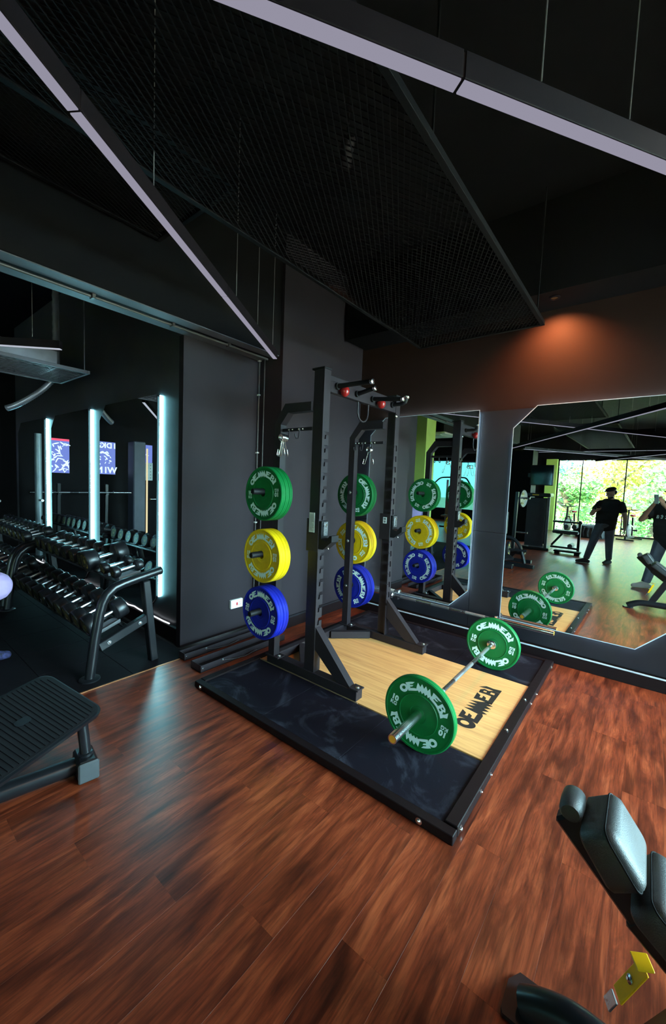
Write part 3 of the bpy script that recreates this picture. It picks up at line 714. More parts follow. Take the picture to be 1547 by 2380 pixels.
# ------------------------------------------------------------------ barbell on the platform
BX, BZ = -0.945, 0.0405+0.2218
def barbell(name, label, y0, y1, x, z, sleeve=0.375, collar=True, axis='y', group=None):
    t = thing(name, label, 'barbell', (x, (y0+y1)/2, z) if axis == 'y' else ((y0+y1)/2, x, z), group)
    P = (lambda a: (x, a, z)) if axis == 'y' else (lambda a: (a, x, z))
    m = MB(); m.cyl(P(y0+sleeve), P(y1-sleeve), 0.0142, n=16); m.build('shaft', M['chrome'], t, 40)
    for e, s in ((y0, 1), (y1, -1)):
        m = MB(); m.cyl(P(e), P(e+s*sleeve), 0.0250, n=24); sl = m.build('sleeve', M['chrome'], t, 40)
        m = MB(); m.cyl(P(e-s*0.0006), P(e+s*0.001), 0.019, n=20); m.build('end_cap', M['gold'], sl, 40)
        d = Vector(P(1))-Vector(P(0)); m = MB(); m.lathe([(0.0260, 0), (0.036, 0.001), (0.038, 0.006), (0.038, 0.022), (0.030, 0.028), (0.0145, 0.03)], P(e+s*(sleeve+0.0005)), d*s, 24); m.build('collar', M['chrome'], sl, 40)
        for a in (0.12, 0.50):
            c = e+s*(sleeve+a)
            m = MB(); m.cyl(P(c), P(c+s*0.20), 0.0149, n=16); m.build('knurling', M['knurl'], t, 40)
    return t
barbell('barbell', 'chrome barbell with two green plates lying across the platform', 1.768, 3.793, BX, BZ, 0.335)
put_plate('green', 'green plate on the near end of the barbell on the platform', (BX, 2.1028-0.0209, BZ), 14)
put_plate('green', 'green plate on the far end of the barbell, by the wall', (BX, 3.4582+0.0209, BZ), 6)

# ------------------------------------------------------------------ spring clips hanging on the rack
def spring_clip(label, x, y, z, spread, tilt):
    t = thing('spring_clip', label, 'clip', (x, y, z), 'spring clips hanging on the rack')
    m = MB(); pts = []
    for i in range(55):
        a = 2*pi*i/16; pts.append((x+0.026*sin(a), y-0.022-0.0006*i, z-0.02+0.026*cos(a)))
    m.tube(pts, 0.0032, 8); m.build('coil', M['chrome'], t, 60)
    for s in (-1, 1):
        bx, by, bz = x+s*0.020, y-0.022-(0.033 if s > 0 else 0), z-0.037
        q = [(bx, by, bz), (bx+s*spread*0.55, by, bz-0.06), (bx+s*spread, by, bz-0.115), (bx+s*(spread+0.012), by-0.006, bz-0.123), (bx+s*(spread+0.018), by-0.010, bz-0.112), (bx+s*(spread-0.004)+s*0.012, by-0.010, bz-0.07)]
        m = MB(); m.tube(q, 0.0032, 8); m.build('handle', M['chrome'], t, 60)
    return t
spring_clip('chrome spring clip hanging on the left hook bar beside the pillar', -2.240, 2.222, 1.935, 0.030, 0)
spring_clip('second chrome spring clip on the same left hook, in front', -2.216, 2.175, 1.935, 0.022, 0)
spring_clip('chrome spring clip hanging alone on the far hook bar', -2.125, 3.242, 1.935, 0.034, 0)

# barbell stored along the foot of the mirror wall
bw = barbell('stored_barbell', 'chrome barbell resting on brackets along the foot of the mirror wall', -2.78, -0.575, 4.058, 0.292, 0.50, axis='x')
m = MB(); m.tube([(-2.43+0.0253*0, 4.058, 0.292), (-2.33, 4.058, 0.292)], 0.0256, 24); m.build('paper_wrap', M['paper'], bw, 40)
for x in (-2.2, -1.15):
    t = thing('bar_bracket', 'black wall bracket holding the stored barbell, ' + ('behind the rack' if x < -2 else 'under the mirror gap'), 'bracket', (x, 4.13, 0.26))
    m = MB(); m.bx(x-0.02, x+0.02, 4.036, PS(x)-0.0005, 0.262, 0.2773, 0.002); m.build('arm', S, t, 0)
    m = MB(); m.bx(x-0.02, x+0.02, 4.030, 4.036, 0.262, 0.300, 0.002); m.build('lip', S, t, 0)

# ------------------------------------------------------------------ dumbbells and their racks
def dumbbell_proto(R, hl, gap):
    """axis along y; R head radius, hl head length, gap handle length"""
    t = thing('dumbbell', 'x', 'dumbbell')
    m = MB(); m.tube([(0, -gap/2-0.004, 0), (0, -gap/2+0.006, 0), (0, -0.02, 0), (0, 0.02, 0), (0, gap/2-0.006, 0), (0, gap/2+0.004, 0)], [0.019, 0.0145, 0.0165, 0.0165, 0.0145, 0.019], 10); m.build('handle', M['dbhandle'], t, 25)
    for s in (-1, 1):
        m = MB(); m.lathe([(0.020, 0), (R*0.80, 0.004), (R*0.97, 0.016), (R, 0.024), (R, hl-0.012), (R*0.95, hl-0.003), (R*0.90, hl), (R*0.84, hl), (R*0.82, hl-0.004), (0.001, hl-0.004)], (0, s*(gap/2+0.0005), 0), (0, s, 0), 28)
        h = m.build('head', M['db'], t, 30)
        def lobes(k): return [(k*R*(0.62+0.22*cos(4*a)-0.02*cos(8*a))*cos(a+pi/4), k*R*(0.62+0.22*cos(4*a))*sin(a+pi/4)) for a in [2*pi*i/48 for i in range(48)]]
        m = MB(); m.flat([lobes(0.92), lobes(0.83)[::-1]], lambda u, v: (u, s*(gap/2+hl-0.003), v))
        for b in ((-0.11, 0.06), (0.06, 0.10)):
            m.add([(R*b[0], s*(gap/2+hl-0.003), -R*0.20), (R*(b[0]+b[1]), s*(gap/2+hl-0.003), -R*0.20), (R*(b[0]+b[1]), s*(gap/2+hl-0.003), R*0.20), (R*b[0], s*(gap/2+hl-0.003), R*0.20)], [(0, 1, 2, 3)])
        m.build('emblem', M['dbmark'], h, 0)
    return t
DBP = {}
def put_db(size, label, x, y, z, tilt, group):
    spec = dict(small=(0.052, 0.062, 0.125), medium=(0.074, 0.085, 0.130), large=(0.086, 0.100, 0.135), huge=(0.096, 0.115, 0.135))[size]
    if size not in DBP: t = DBP[size] = dumbbell_proto(*spec)
    else: t = copy_tree(DBP[size])
    t.location = (x, y, z); t.rotation_euler = (tilt, 0, 0); t['label'] = label; t['group'] = group
    return t
NUM = ['first', 'second', 'third', 'fourth', 'fifth', 'sixth', 'seventh', 'eighth', 'ninth', 'tenth', 'eleventh', 'twelfth']
def dumbbell_rack(label, x1, x0, dbx_up, dbx_lo, which, dz=0.0):
    t = thing('dumbbell_rack', label, 'rack', ((x0+x1)/2, 1.42, 0))
    T = M['tube']
    for x in (x1, x0):
        m = MB()
        pts = [(x, 1.168, 0.012), (x, 1.190, 0.18), (x, 1.212, 0.34), (x, 1.240, 0.50), (x, 1.262, 0.585), (x, 1.295, 0.645), (x, 1.350, 0.690), (x, 1.42, 0.712), (x, 1.52, 0.734), (x, 1.72, 0.772+dz)]
        m.tube(pts, 0.036, 16); fr = m.build('front_tube', T, t, 50)
        m = MB(); m.lathe([(0.036, 0), (0.036, 0.004), (0.030, 0.012), (0.012, 0.016)], (x, 1.7201, 0.7722+dz), (0, 0.98, 0.19), 16); m.build('end_plug', M['grip'], fr, 50)
        m = MB(); m.lathe([(0.072, 0.0015), (0.072, 0.012), (0.060, 0.016), (0.037, 0.018)], (x, 1.168, 0), (0, 0, 1), 20, close=False); m.build('foot_flange', T, fr, 40)
        m = MB(); m.beam((x, 1.665, 0.0025), (x, 1.590, 0.706), 0.060, 0.075, (1, 0, 0), 0.006); m.build('rear_leg', T, t, 0)
        m = MB(); m.beam((x+0.003, 1.232, 0.240), (x+0.003, 1.605, 0.385), 0.050, 0.070, (0, -0.35, 1), 0.005); b = m.build('side_brace', T, t, 0)
        for q in ((1.30, 0.266), (1.54, 0.360)):
            bolt((x+0.0285, q[0], q[1]), (1, 0, 0), 0.010, b)
    for (ya, za, yb, zb, nm) in ((1.46, 0.700, 1.64, 0.735, 'upper'), (1.29, 0.262, 1.48, 0.334, 'lower')):
        for yy, zz in ((ya, za), (yb, zb)):
            m = MB(); m.beam((x0+0.03, yy, zz-0.02), (x1-0.03, yy, zz-0.02), 0.035, 0.022, (0, -0.3, 1), 0.003); m.build('shelf_rail', T, t, 0)
        xs = dbx_up if nm == 'upper' else dbx_lo
        for x in xs:
            m = MB(); m.prism([(-0.055, 0.0), (0.055, 0.0), (0.050, 0.026), (0, 0.010), (-0.050, 0.026)], lambda u, v, w_: (x+u, ya+(yb-ya)*w_, za+(zb-za)*w_+v-0.007), 0.0, 1.0); m.build('saddle', M['saddle'], t, 0)
    for n, (xs, y, z, tl, tier) in enumerate(((dbx_up, 1.555, 0.793+dz*0.5, 0.19, 'upper'), (dbx_lo, 1.395, 0.402, 0.36, 'lower'))):
        for i, x in enumerate(xs):
            if which == 'near': size = 'small' if (tier == 'upper' and i < 2) else ('huge' if tier == 'upper' and i == 2 else ('medium' if tier == 'upper' else 'large'))
            else: size = 'medium' if tier == 'upper' else 'large'
            R = dict(small=0.052, medium=0.074, large=0.086, huge=0.096)[size]
            zz = (0.726 if tier == 'upper' else 0.308)+R
            put_db(size, '%s dumbbell from the camera end of the %s tier of the %s dumbbell rack' % (NUM[i], tier, 'near' if which == 'near' else 'farther'), x, y-R*sin(tl)*0.6, zz, tl, 'dumbbells on the %s rack' % ('near' if which == 'near' else 'farther'))
    return t
M['saddle'] = pm('grey_plastic_saddle', (0.20, 0.21, 0.23), 0.35)
ux = [-3.470, -3.680]+[-3.905-0.207*i for i in range(8)]
lx = [-3.49, -3.695]+[-3.90-0.213*i for i in range(7)]+[-5.39]
dumbbell_rack('two-tier black dumbbell rack standing by the pillar, nearer the camera', -3.240, -5.560, ux, lx, 'near')
dumbbell_rack('two-tier black dumbbell rack farther down the lit mirror wall', -5.720, -8.05, [-5.90-0.205*i for i in range(10)], [-5.92-0.21*i for i in range(10)], 'far', 0.02)

# ------------------------------------------------------------------ wall fittings
def socket(x, y, z):
    t = thing('wall_socket', 'white switched socket with a red rocker on the charcoal pillar', 'socket', (x, y, z))
    m = MB(); m.bx(x, x+0.030, y-0.075, y+0.075, z-0.045, z+0.045, 0.004); m.build('box', M['white'], t, 0)
    m = MB(); m.bx(x+0.0302, x+0.034, y-0.0735, y+0.0735, z-0.043, z+0.043, 0.002); pl = m.build('face_plate', M['white'], t, 0)
    m = MB(); m.bx(x+0.0342, x+0.039, y-0.008, y+0.008, z-0.016, z+0.016, 0.002); m.build('rocker', M['socket_red'], pl, 0)
    m = MB()
    for dy, dz in ((0.035, 0.012), (0.025, -0.012), (0.047, -0.012)): m.bx(x+0.0341, x+0.0345, y+dy-0.003, y+dy+0.003, z+dz-0.005, z+dz+0.005)
    m.build('pin_holes', M['logo'], pl, 0)
socket(-3.2898, 2.565, 0.290)
for x, lab, clips in ((-3.272, 'thin conduit with white clips in the corner by the pillar', (2.82, 2.47, 1.87, 1.13)), (-3.190, 'thinner bare conduit running down the corner by the pillar', ())):
    t = thing('conduit', lab, 'pipe', (x, 2.79, 0.1))
    m = MB(); m.cyl((x, 2.797, 0.02), (x, 2.797, 3.9), 0.0095 if clips else 0.006, n=10); m.build('pipe', M['conduit'] if 'conduit' in M else M.setdefault('conduit', pm('dull_conduit', (0.055, 0.045, 0.045), 0.4)), t, 50)
    for z in clips:
        m = MB(); m.bx(x-0.018, x+0.018, 2.785, 2.8098, z-0.008, z+0.008, 0.003); m.build('clip', M['white'], t, 0)
t = thing('conduit', 'conduit with saddles running along the underside of the ceiling beam', 'pipe', (-3.13, 1.0, 2.81))
m = MB(); m.cyl((-3.13, -3.1, 2.810), (-3.13, 2.78, 2.810), 0.011, n=10); m.build('pipe', M['conduit'], t, 50)
for y in (0.30, 1.16, 1.75, 2.3):
    m = MB(); m.bx(-3.155, -3.105, y-0.012, y+0.012, 2.795, 2.8298, 0.003); m.build('saddle', M['conduit'], t, 0)
def channel(label, x0, x1, y0, y1):
    t = thing('steel_floor_channel', label, 'steel channel', ((x0+x1)/2, (y0+y1)/2, 0))
    m = MB(); m.bx(x0, x1, y0, y1, 0.003, 0.010, 0.001); m.build('tray', M['frame'], t, 0)
    m = MB(); m.bx(x1-0.005, x1, y0, y1, 0.0105, 0.062, 0.001); m.build('side_flange', S, t, 0)
    m = MB(); m.bx(x0, x0+0.005, y0, y1, 0.0105, 0.062, 0.001); m.build('side_flange', S, t, 0)
    m = MB(); m.bx(x0+0.0055, x1-0.0055, y0, y0+0.006, 0.0105, 0.064, 0.001); m.build('end_plate', S, t, 0)
    m = MB(); m.tube([(x1+0.004, y0+0.22, 0.045), (x1+0.02, y0+0.30, 0.030), (x1+0.035, y0+0.42, 0.022), (x1+0.03, y0+0.56, 0.035)], 0.006, 8); m.build('pull_wire', S, t, 50)
    bolt((x1+0.0002, y0+0.215, 0.048), (1, 0, 0), 0.008, t); bolt((x1+0.0002, y0+0.02, 0.034), (1, 0, 0), 0.006, t)
    return t
channel('open steel floor channel lying against the foot of the charcoal pillar', -3.105, -3.010, 1.825, 2.74)
channel('wider open steel floor channel lying next to the platform corner', -2.865, -2.720, 1.795, 2.74)

# ------------------------------------------------------------------ ceiling: lamps, mesh panels, ducts
def linear_lamp(label, e0, d, nsec, cables, lens, z=2.700, sec=1.22):
    k_ = (z-1.585)/1.115; e0 = (e0[0]*k_, e0[1]*k_); sec *= k_; cables = [c*k_ for c in cables]
    e0 = Vector((e0[0], e0[1], 0)); d = Vector((d[0], d[1], 0)).normalized(); s = Vector((-d.y, d.x, 0))
    t = thing('linear_lamp', label, 'lamp', (*(e0+d*sec*nsec/2)[:2], z))
    rot = Matrix((d, s, Vector((0, 0, 1)))).transposed()
    for i in range(nsec):
        c = e0+d*(sec*(i+0.5))
        m = MB(); m.box((c.x, c.y, z+0.0395), (sec-0.006, 0.046, 0.069), rot, 0.002); h = m.build('housing', M['lamp_body'], t, 0)
        m = MB(); m.box((c.x, c.y, z+0.0025), (sec-0.010, 0.038, 0.005), rot, 0.001); m.build('diffuser', lens, h, 0)
        if i:
            q = e0+d*sec*i
            m = MB(); m.box((q.x, q.y, z+0.038), (0.0055, 0.040, 0.060), rot); m.build('joint', M['frame'], t, 0)
    for k in cables:
        q = e0+d*k
        m = MB(); m.cyl((q.x, q.y, z+0.074), (q.x, q.y, 3.999), 0.0022, n=6); cbl = m.build('suspension_cable', M['cable'], t, 50)
        m = MB(); m.lathe([(0.006, 0), (0.006, 0.018), (0.003, 0.024)], (q.x, q.y, z+0.0745), (0, 0, 1), 8); m.build('gripper', M['bolt'], cbl, 50)
    return t
M['cable'] = pm('grey_cable', (0.16, 0.14, 0.14), 0.5)
dL = (1.29, -2.05); dR = (-0.561, -0.827)
linear_lamp('long linear lamp hanging diagonally on the left, ending near the pillar', (-2.785, 2.565), dL, 6, (0.10, 0.55, 1.02, 2.0, 3.4, 5.0), M['lens'], 2.738)
linear_lamp('long linear lamp hanging diagonally across the upper right', (0.868, 3.139), dR, 6, (0.55, 1.80, 2.16, 4.0, 6.0), M['lens'], 2.660)
linear_lamp('linear lamp behind the camera slanting left, seen only in the wall mirror', (-2.9, -3.6), dL, 5, (0.2, 2.0, 4.0), M['lens_low'], 2.738)
linear_lamp('linear lamp behind the camera slanting right, seen only in the wall mirror', (1.6, -3.0), dR, 5, (0.2, 2.0, 4.0), M['lens_low'], 2.660)
linear_lamp('linear lamp nearest the big window, seen only in the wall mirror', (0.9, -5.2), (-1, 0.02), 3, (0.2, 2.0), M['lens_low'], 2.82)
linear_lamp('linear lamp in the left room above the dumbbells', (-4.30, 1.33), (-0.73, -0.68), 3, (0.25, 2.0), M['lens_low'])
linear_lamp('linear lamp far back in the left room', (-6.2, 0.9), (-0.83, -0.56), 3, (0.25, 2.0), M['lens_low'])

def mesh_panel(label, x0, x1, y0, y1, z, pitch=0.052, rods=(), mat='mesh'):
    t = thing('mesh_ceiling_panel', label, 'ceiling panel', ((x0+x1)/2, (y0+y1)/2, z))
    for a in ((x0, x1, y0, y0+0.03), (x0, x1, y1-0.03, y1), (x0, x0+0.03, y0+0.031, y1-0.031), (x1-0.03, x1, y0+0.031, y1-0.031)):
        m = MB(); m.bx(a[0], a[1], a[2], a[3], z, z+0.035, 0.002); m.build('edge_angle', M[mat], t, 0)
    m = MB(); xa, xb, ya, yb = x0+0.025, x1-0.025, y0+0.025, y1-0.025
    for sgn in (1, -1):                          # two crossing families of strands = diamonds
        k = 0.55                                  # dx = k*dy
        c = -(yb-ya)*k
        while c < (xb-xa):
            # x-xa = c + k*(y-ya) (mirrored for the other family)
            s0 = max(0, -c/k); s1 = min(yb-ya, (xb-xa-c)/k)
            if s1-s0 > 0.02:
                p = [(c+k*s0, s0), (c+k*s1, s1)]
                q = [((xa+u) if sgn > 0 else (xb-u), ya+v) for u, v in p]
                m.beam((q[0][0], q[0][1], z+0.012+0.003*sgn), (q[1][0], q[1][1], z+0.012+0.003*sgn), 0.0035, 0.005)
            c += pitch*0.62
    m.build('wire_mesh', M[mat], t, 0, 'stuff')
    for (x, y) in rods:
        m = MB(); m.cyl((x, y, z+0.036), (x, y, 3.999), 0.006, n=8); m.build('hanger_rod', M[mat], t, 50)
    return t
mesh_panel('large black mesh panel hanging over the squat rack', -1.93, -0.785, -0.55, 3.74, 2.97, 0.05, ((-1.9, 3.6), (-0.82, 3.6), (-0.82, 1.6), (-1.9, 1.6), (-0.82, 0.1), (-1.9, 0.1)))
mesh_panel('second mesh panel, behind the camera, seen only in the wall mirror', -1.85, -0.68, -7.1, -1.35, 2.97, 0.07, ((-1.8, -6.9), (-0.72, -6.9), (-0.72, -1.5), (-1.8, -1.5)))
mesh_panel('mesh panel above the aisle on the left, beside the long lamp', -3.30+0.35, -2.05, -3.2, 1.55, 3.30, 0.05, ((-2.9, 1.4), (-2.1, 1.4)))
mesh_panel('small mesh panel in the left room above the dumbbell racks', -5.95, -5.05, -0.8, 1.84, 2.70, 0.10, ((-5.9, 1.8), (-5.1, 1.8), (-5.9, -0.7), (-5.1, -0.7)), 'mesh_led_lit')
t = thing('ceiling_cassette', 'pale square air unit sitting on the small mesh panel of the left room', 'air conditioner', (-5.6, 1.2, 2.75))
m = MB(); m.bx(-5.88, -5.32, 0.80, 1.62, 2.745, 2.95, 0.02); m.build('case', M['duct'], t, 0)
m = MB(); m.bx(-5.82, -5.38, 0.88, 1.54, 2.738, 2.7445, 0.002); m.build('grille', M['frame'], t, 0)
m = MB(); random.seed(9)
pts = [(-6.02, 1.80, 3.995), (-6.02, 1.80, 3.3), (-6.02, 1.80, 2.86), (-6.04, 1.76, 2.74), (-6.08, 1.66, 2.60), (-6.14, 1.53, 2.47), (-6.20, 1.42, 2.38), (-6.25, 1.34, 2.335)]
def spline(p, n):
    out = []
    for i in range(len(p)-1):
        a = Vector(p[max(i-1, 0)]); b = Vector(p[i]); c = Vector(p[i+1]); d = Vector(p[min(i+2, len(p)-1)])
        for k in range(n):
            t_ = k/n; out.append(0.5*((2*b)+(c-a)*t_+(2*a-5*b+4*c-d)*t_*t_+(3*b-a-3*c+d)*t_**3))
    out.append(Vector(p[-1])); return out
sp = spline(pts, 14)
m.tube(sp, [0.032+(0.006 if i % 2 else 0) for i in range(len(sp))], 14)
tag(m.build('flexible_duct', M['duct'], None, 80), 'crinkled foil duct drooping from the mesh panel of the left room', 'duct')
# ceiling spots: one washes the wall above the mirror, one the corner column, two added unseen as warm fill
def track_spot(label, loc, target, power, color, angle, blend):
    t = thing('track_spot', label, 'spotlight', loc)
    v = (Vector(target)-Vector(loc)).normalized(); L = Vector(loc)
    m = MB(); m.lathe([(0.040, 0.03), (0.040, -0.10), (0.030, -0.115)], L, v, 16, close=False); m.build('can', M['lamp_body'], t, 40)
    m = MB(); m.cyl(L-v*0.02, L-v*0.012, 0.036, n=16); m.build('bulb', M['warm_bulb'], t, 40)
    m = MB(); m.cyl(L-v*0.08, (L.x, L.y, 3.999 if L.y < 3.7 else 3.249), 0.008, n=8); m.build('stem', M['lamp_body'], t, 40)
    return spot('track_spot_light', L+v*0.005, target, power, color, angle, blend, 0.03)
t = thing('downlight', 'small recessed warm downlight under the beam above the wall mirror', 'light', (-0.76, 3.90, 3.25))
m = MB(); m.lathe([(0.030, 0), (0.045, 0), (0.045, 0.006), (0.030, 0.010), (0.030, 0)], (-0.76, 3.90, 3.2495), (0, 0, -1), 20, close=False); m.build('trim_ring', M['lamp_body'], t, 40)
m = MB(); m.cyl((-0.76, 3.90, 3.2494), (-0.76, 3.90, 3.247), 0.028, n=16); m.build('bulb', M['warm_bulb'], t, 40)
spot('downlight_lamp', (-0.76, 3.90, 3.235), (-0.76, 4.13, 2.65), 190, (1.0, 0.36, 0.13), 130, 0.95, 0.03)
track_spot('small warm spotlight aimed at the corner column behind the rack', (-1.6, 2.0, 3.55), (-2.94, 3.1, 2.2), 30, (1.0, 0.42, 0.2), 40, 0.4)

track_spot('added unseen warm fill spotlight to the right of the camera, lighting the platform', (2.0, 2.2, 3.6), (-1.3, 2.6, 0.0), 80, (1.0, 0.62, 0.38), 75, 0.6)
track_spot('added unseen warm fill spotlight beside the camera, lighting the wood floor', (2.0, 0.2, 3.6), (-0.8, 0.8, 0.0), 45, (1.0, 0.62, 0.38), 85, 0.6)

# ------------------------------------------------------------------ adjustable bench at the lower right
bn = thing('adjustable_bench', 'black adjustable bench with tilted grained pads at the lower right', 'bench', (0.1, 1.22, 0))
def pad(a, b, y0, y1, th, name, seam=True):
    a = Vector((a[0], 0, a[1])); b = Vector((b[0], 0, b[1])); d = (b-a).normalized(); n = Vector((-d.z, 0, d.x))
    if n.z < 0: n = -n
    l = (b-a).length; c = (a+b)/2-n*th/2
    rot = Matrix((d, Vector((0, 1, 0)), n)).transposed()
    m = MB(); m.box((c.x, (y0+y1)/2, c.z), (l, y1-y0, th), rot, 0.004)
    me = m.build(name, M['vinyl'], bn, 0)
    md = me.modifiers.new('round', 'BEVEL'); md.width = 0.022; md.segments = 4; md.limit_method = 'ANGLE'; md.angle_limit = radians(50)
    for p in me.data.polygons: p.use_smooth = True
    if seam:
        m = MB(); r = []
        ww = (y1-y0)/2-0.006; ll = l/2-0.006
        for u, v in ((-ll, -ww), (ll, -ww), (ll, ww), (-ll, ww)): 
            p = c+d*u+n*(th/2-0.016); r.append((p.x, (y0+y1)/2+v, p.z))
    return d, n
def vpad(a, b, y0, y1, th, name):
    a = Vector((a[0], 0, a[1])); b = Vector((b[0], 0, b[1])); d = (b-a).normalized(); n = Vector((-d.z, 0, d.x))
    if n.z < 0: n = -n
    l = (b-a).length; yc = (y0+y1)/2
    m = MB(); R0 = 0.026; vs = []; fs = []
    # rounded slab: rounded outline in plan, softened top edge
    def outline(ins):
        r = max(R0-ins*0.6, 0.006); hx, hy = l/2-ins, (y1-y0)/2-ins; o = []
        for cx, cy_, a0 in ((hx-r, hy-r, 0), (-hx+r, hy-r, 90), (-hx+r, -hy+r, 180), (hx-r, -hy+r, 270)):
            for k in range(6): an = radians(a0+90*k/5); o.append((cx+r*cos(an), cy_+r*sin(an)))
        return o
    lev = [(0.006, -th), (0.0, -th+0.008), (0.0, -0.024), (0.003, -0.012), (0.010, -0.004), (0.022, 0.0)]
    N_ = 24; c = (a+b)/2
    for ins, h in lev:
        for u, v in outline(ins):
            p = c+d*u+n*h; vs.append((p.x, yc+v, p.z))
    for i in range(len(lev)-1):
        for k in range(N_): fs.append((i*N_+k, i*N_+(k+1) % N_, (i+1)*N_+(k+1) % N_, (i+1)*N_+k))
    fs += [tuple(range(N_))[::-1], tuple((len(lev)-1)*N_+k for k in range(N_))]
    m.add(vs, fs); o = m.build(name, M['vinyl'], bn, 60)
    m = MB(); pts = []
    for u, v in outline(-0.0008):
        p = c+d*u+n*(-0.020); pts.append((p.x, yc+v, p.z))
    m.tube(pts, 0.0022, 6, True); m.build('piping', M['grip'], o, 60)
    return d, n
vpad((-0.003, 0.794), (0.076, 0.686), 1.105, 1.287, 0.085, 'seat_pad')
vpad((0.090, 0.690), (0.440, 0.420), 1.095, 1.290, 0.085, 'back_pad')
m = MB(); m.beam((-0.105, 1.195, 0.735), (0.075, 1.195, 0.555), 0.075, 0.045, (0, 1, 0), 0.008); m.beam((0.060, 1.195, 0.565), (0.42, 1.195, 0.290), 0.085, 0.050, (0, 1, 0), 0.008); m.build('spine_beam', M['tube'], bn, 0)
m = MB(); m.lathe([(0.010, -0.046), (0.021, -0.045), (0.027, -0.036), (0.029, 0), (0.027, 0.036), (0.021, 0.045), (0.010, 0.046)], (-0.094, 1.208, 0.752), (0, 1, 0), 20); m.build('roller', M['vinyl'], bn, 50)
m = MB(); m.beam((0.055, 1.222, 0.060), (0.235, 1.222, 0.440), 0.075, 0.060, (0, 1, 0), 0.006); po = m.build('post', M['tube'], bn, 0)
pts = spline([(-0.175, 1.262, 0.020), (-0.12, 1.262, 0.055), (-0.045, 1.258, 0.085), (0.06, 1.25, 0.092), (0.30, 1.24, 0.092), (1.05, 1.21, 0.092)], 8)
m = MB(); m.tube(pts, 0.042, 16); m.build('base_tube', M['tube'], bn, 60)
m = MB(); oc = [(-0.230, 1.212), (-0.222, 1.198), (-0.150, 1.198), (-0.115, 1.225), (-0.108, 1.300), (-0.140, 1.342), (-0.205, 1.342), (-0.230, 1.300)]
m.prism(oc, lambda u, v, w_: (u, v, w_), 0.002, 0.016); m.build('foot_pad', M['tube'], bn, 0)
m = MB(); m.bx(0.98, 1.10, 0.95, 1.48, 0.002, 0.07, 0.01); m.build('rear_foot', M['tube'], bn, 0)
m = MB(); m.beam((0.40, 1.195, 0.32), (0.80, 1.22, 0.10), 0.05, 0.05, (0, 1, 0), 0.005); m.build('rear_stay', M['tube'], bn, 0)
# yellow adjuster lever on the post with its folded tab and emblem
a = Vector((0.040, 1.262, 0.246)); b = Vector((0.087, 1.262, 0.370)); d = (b-a).normalized()
m = MB(); nrm = Vector((-0.62, -0.45, 0.64)).normalized(); sdv = d.cross(nrm).normalized(); nrm = sdv.cross(d)
m.box((a+b)/2, ((b-a).length, 0.040, 0.006), Matrix((d, sdv, nrm)).transposed(), 0.002); lv = m.build('yellow_lever', M['yellowmetal'], bn, 0); lv['label'] = 'yellow adjuster lever'
m = MB(); m.box(b+d*0.012+nrm*0.012, (0.005, 0.040, 0.040), Matrix(((d*0.8+nrm*0.4).normalized(), sdv, sdv.cross((d*0.8+nrm*0.4).normalized())*-1)).transposed(), 0.002); m.build('folded_tab', M['yellowmetal'], lv, 0)
m = MB(); m.lathe([(0.011, 0.0035), (0.011, 0.007), (0.007, 0.010)], (a+b)/2+d*0.006, nrm, 14); m.lathe([(0.005, 0.0101), (0.004, 0.013)], (a+b)/2+d*0.006, nrm, 6); m.build('chrome_emblem', M['bolt'], lv, 40)
m = MB(); m.box(a-d*0.028+nrm*0.004, (0.040, 0.030, 0.006), Matrix((d, sdv, nrm)).transposed(), 0.001); m.build('stop_plate', M['alu'], bn, 0)

# ------------------------------------------------------------------ foot-plate machine at the lower left
ft = thing('leg_machine', 'black exercise machine with a ribbed footplate at the lower left', 'machine', (-2.3, 0.6, 0))
A0 = Vector((-2.229, 0.880, 0.300)); U = Vector((-1.955, 0.330, 0.300))-A0; V = Vector((-2.585, 0.735, 0.450))-A0
ul, vl = U.length, V.length; U.normalize(); V = (V-U*V.dot(U)).normalized(); NN = V.cross(U)
if NN.z < 0: NN = -NN
def fp(u, v, w_): return A0+U*u+V*v+NN*w_
def rrect(u0, u1, v0, v1, r, n=5):
    o = []
    for cx, cy_, a0 in ((u1-r, v1-r, 0), (u0+r, v1-r, 90), (u0+r, v0+r, 180), (u1-r, v0+r, 270)):
        o += [(cx+r*cos(radians(a0+90*k/n)), cy_+r*sin(radians(a0+90*k/n))) for k in range(n+1)]
    return o
m = MB(); m.prism(rrect(0, ul, 0, vl, 0.055), fp, -0.022, 0.0); m.build('footplate', M['tube'], ft, 40)
m = MB(); m.prism(rrect(0.012, ul-0.012, 0.012, vl-0.012, 0.05), fp, 0.0003, 0.006); pdm = m.build('rubber_pad', M['grip'], ft, 40)
nr = 23
for k in range(nr):
    u = 0.035+(ul-0.07)*k/(nr-1); ins = 0.022+(0.028 if k in (0, nr-1) else (0.008 if k in (1, nr-2) else 0))
    m = MB(); m.prism([(u-0.0075, ins), (u+0.0075, ins), (u+0.0075, vl-ins), (u-0.0075, vl-ins)], fp, 0.0062, 0.0105); m.build('rib', M['grip'], pdm, 0)
m = MB(); m.prism(rrect(ul*0.44, ul*0.56, vl*0.44, vl*0.54, 0.018), fp, 0.0107, 0.0125); m.build('oval_badge', M['tube'], pdm, 40)
m = MB(); m.cyl((-2.215, 0.778, 0.105), (-2.225, 0.765, 0.290), 0.026, n=18); m.build('post', M['tube'], ft, 40)
m = MB(); m.lathe([(0.036, 0), (0.036, 0.012), (0.029, 0.016)], (-2.2148, 0.778, 0.103), (-0.05, -0.06, 1), 18); m.build('collar', M['tube'], ft, 40)
m = MB(); m.beam((-2.30, 0.790, 0.055), (-2.142, 0.765, 0.055), 0.090, 0.100, bev=0.012); bl = m.build('foot_block', M['tube'], ft, 0)
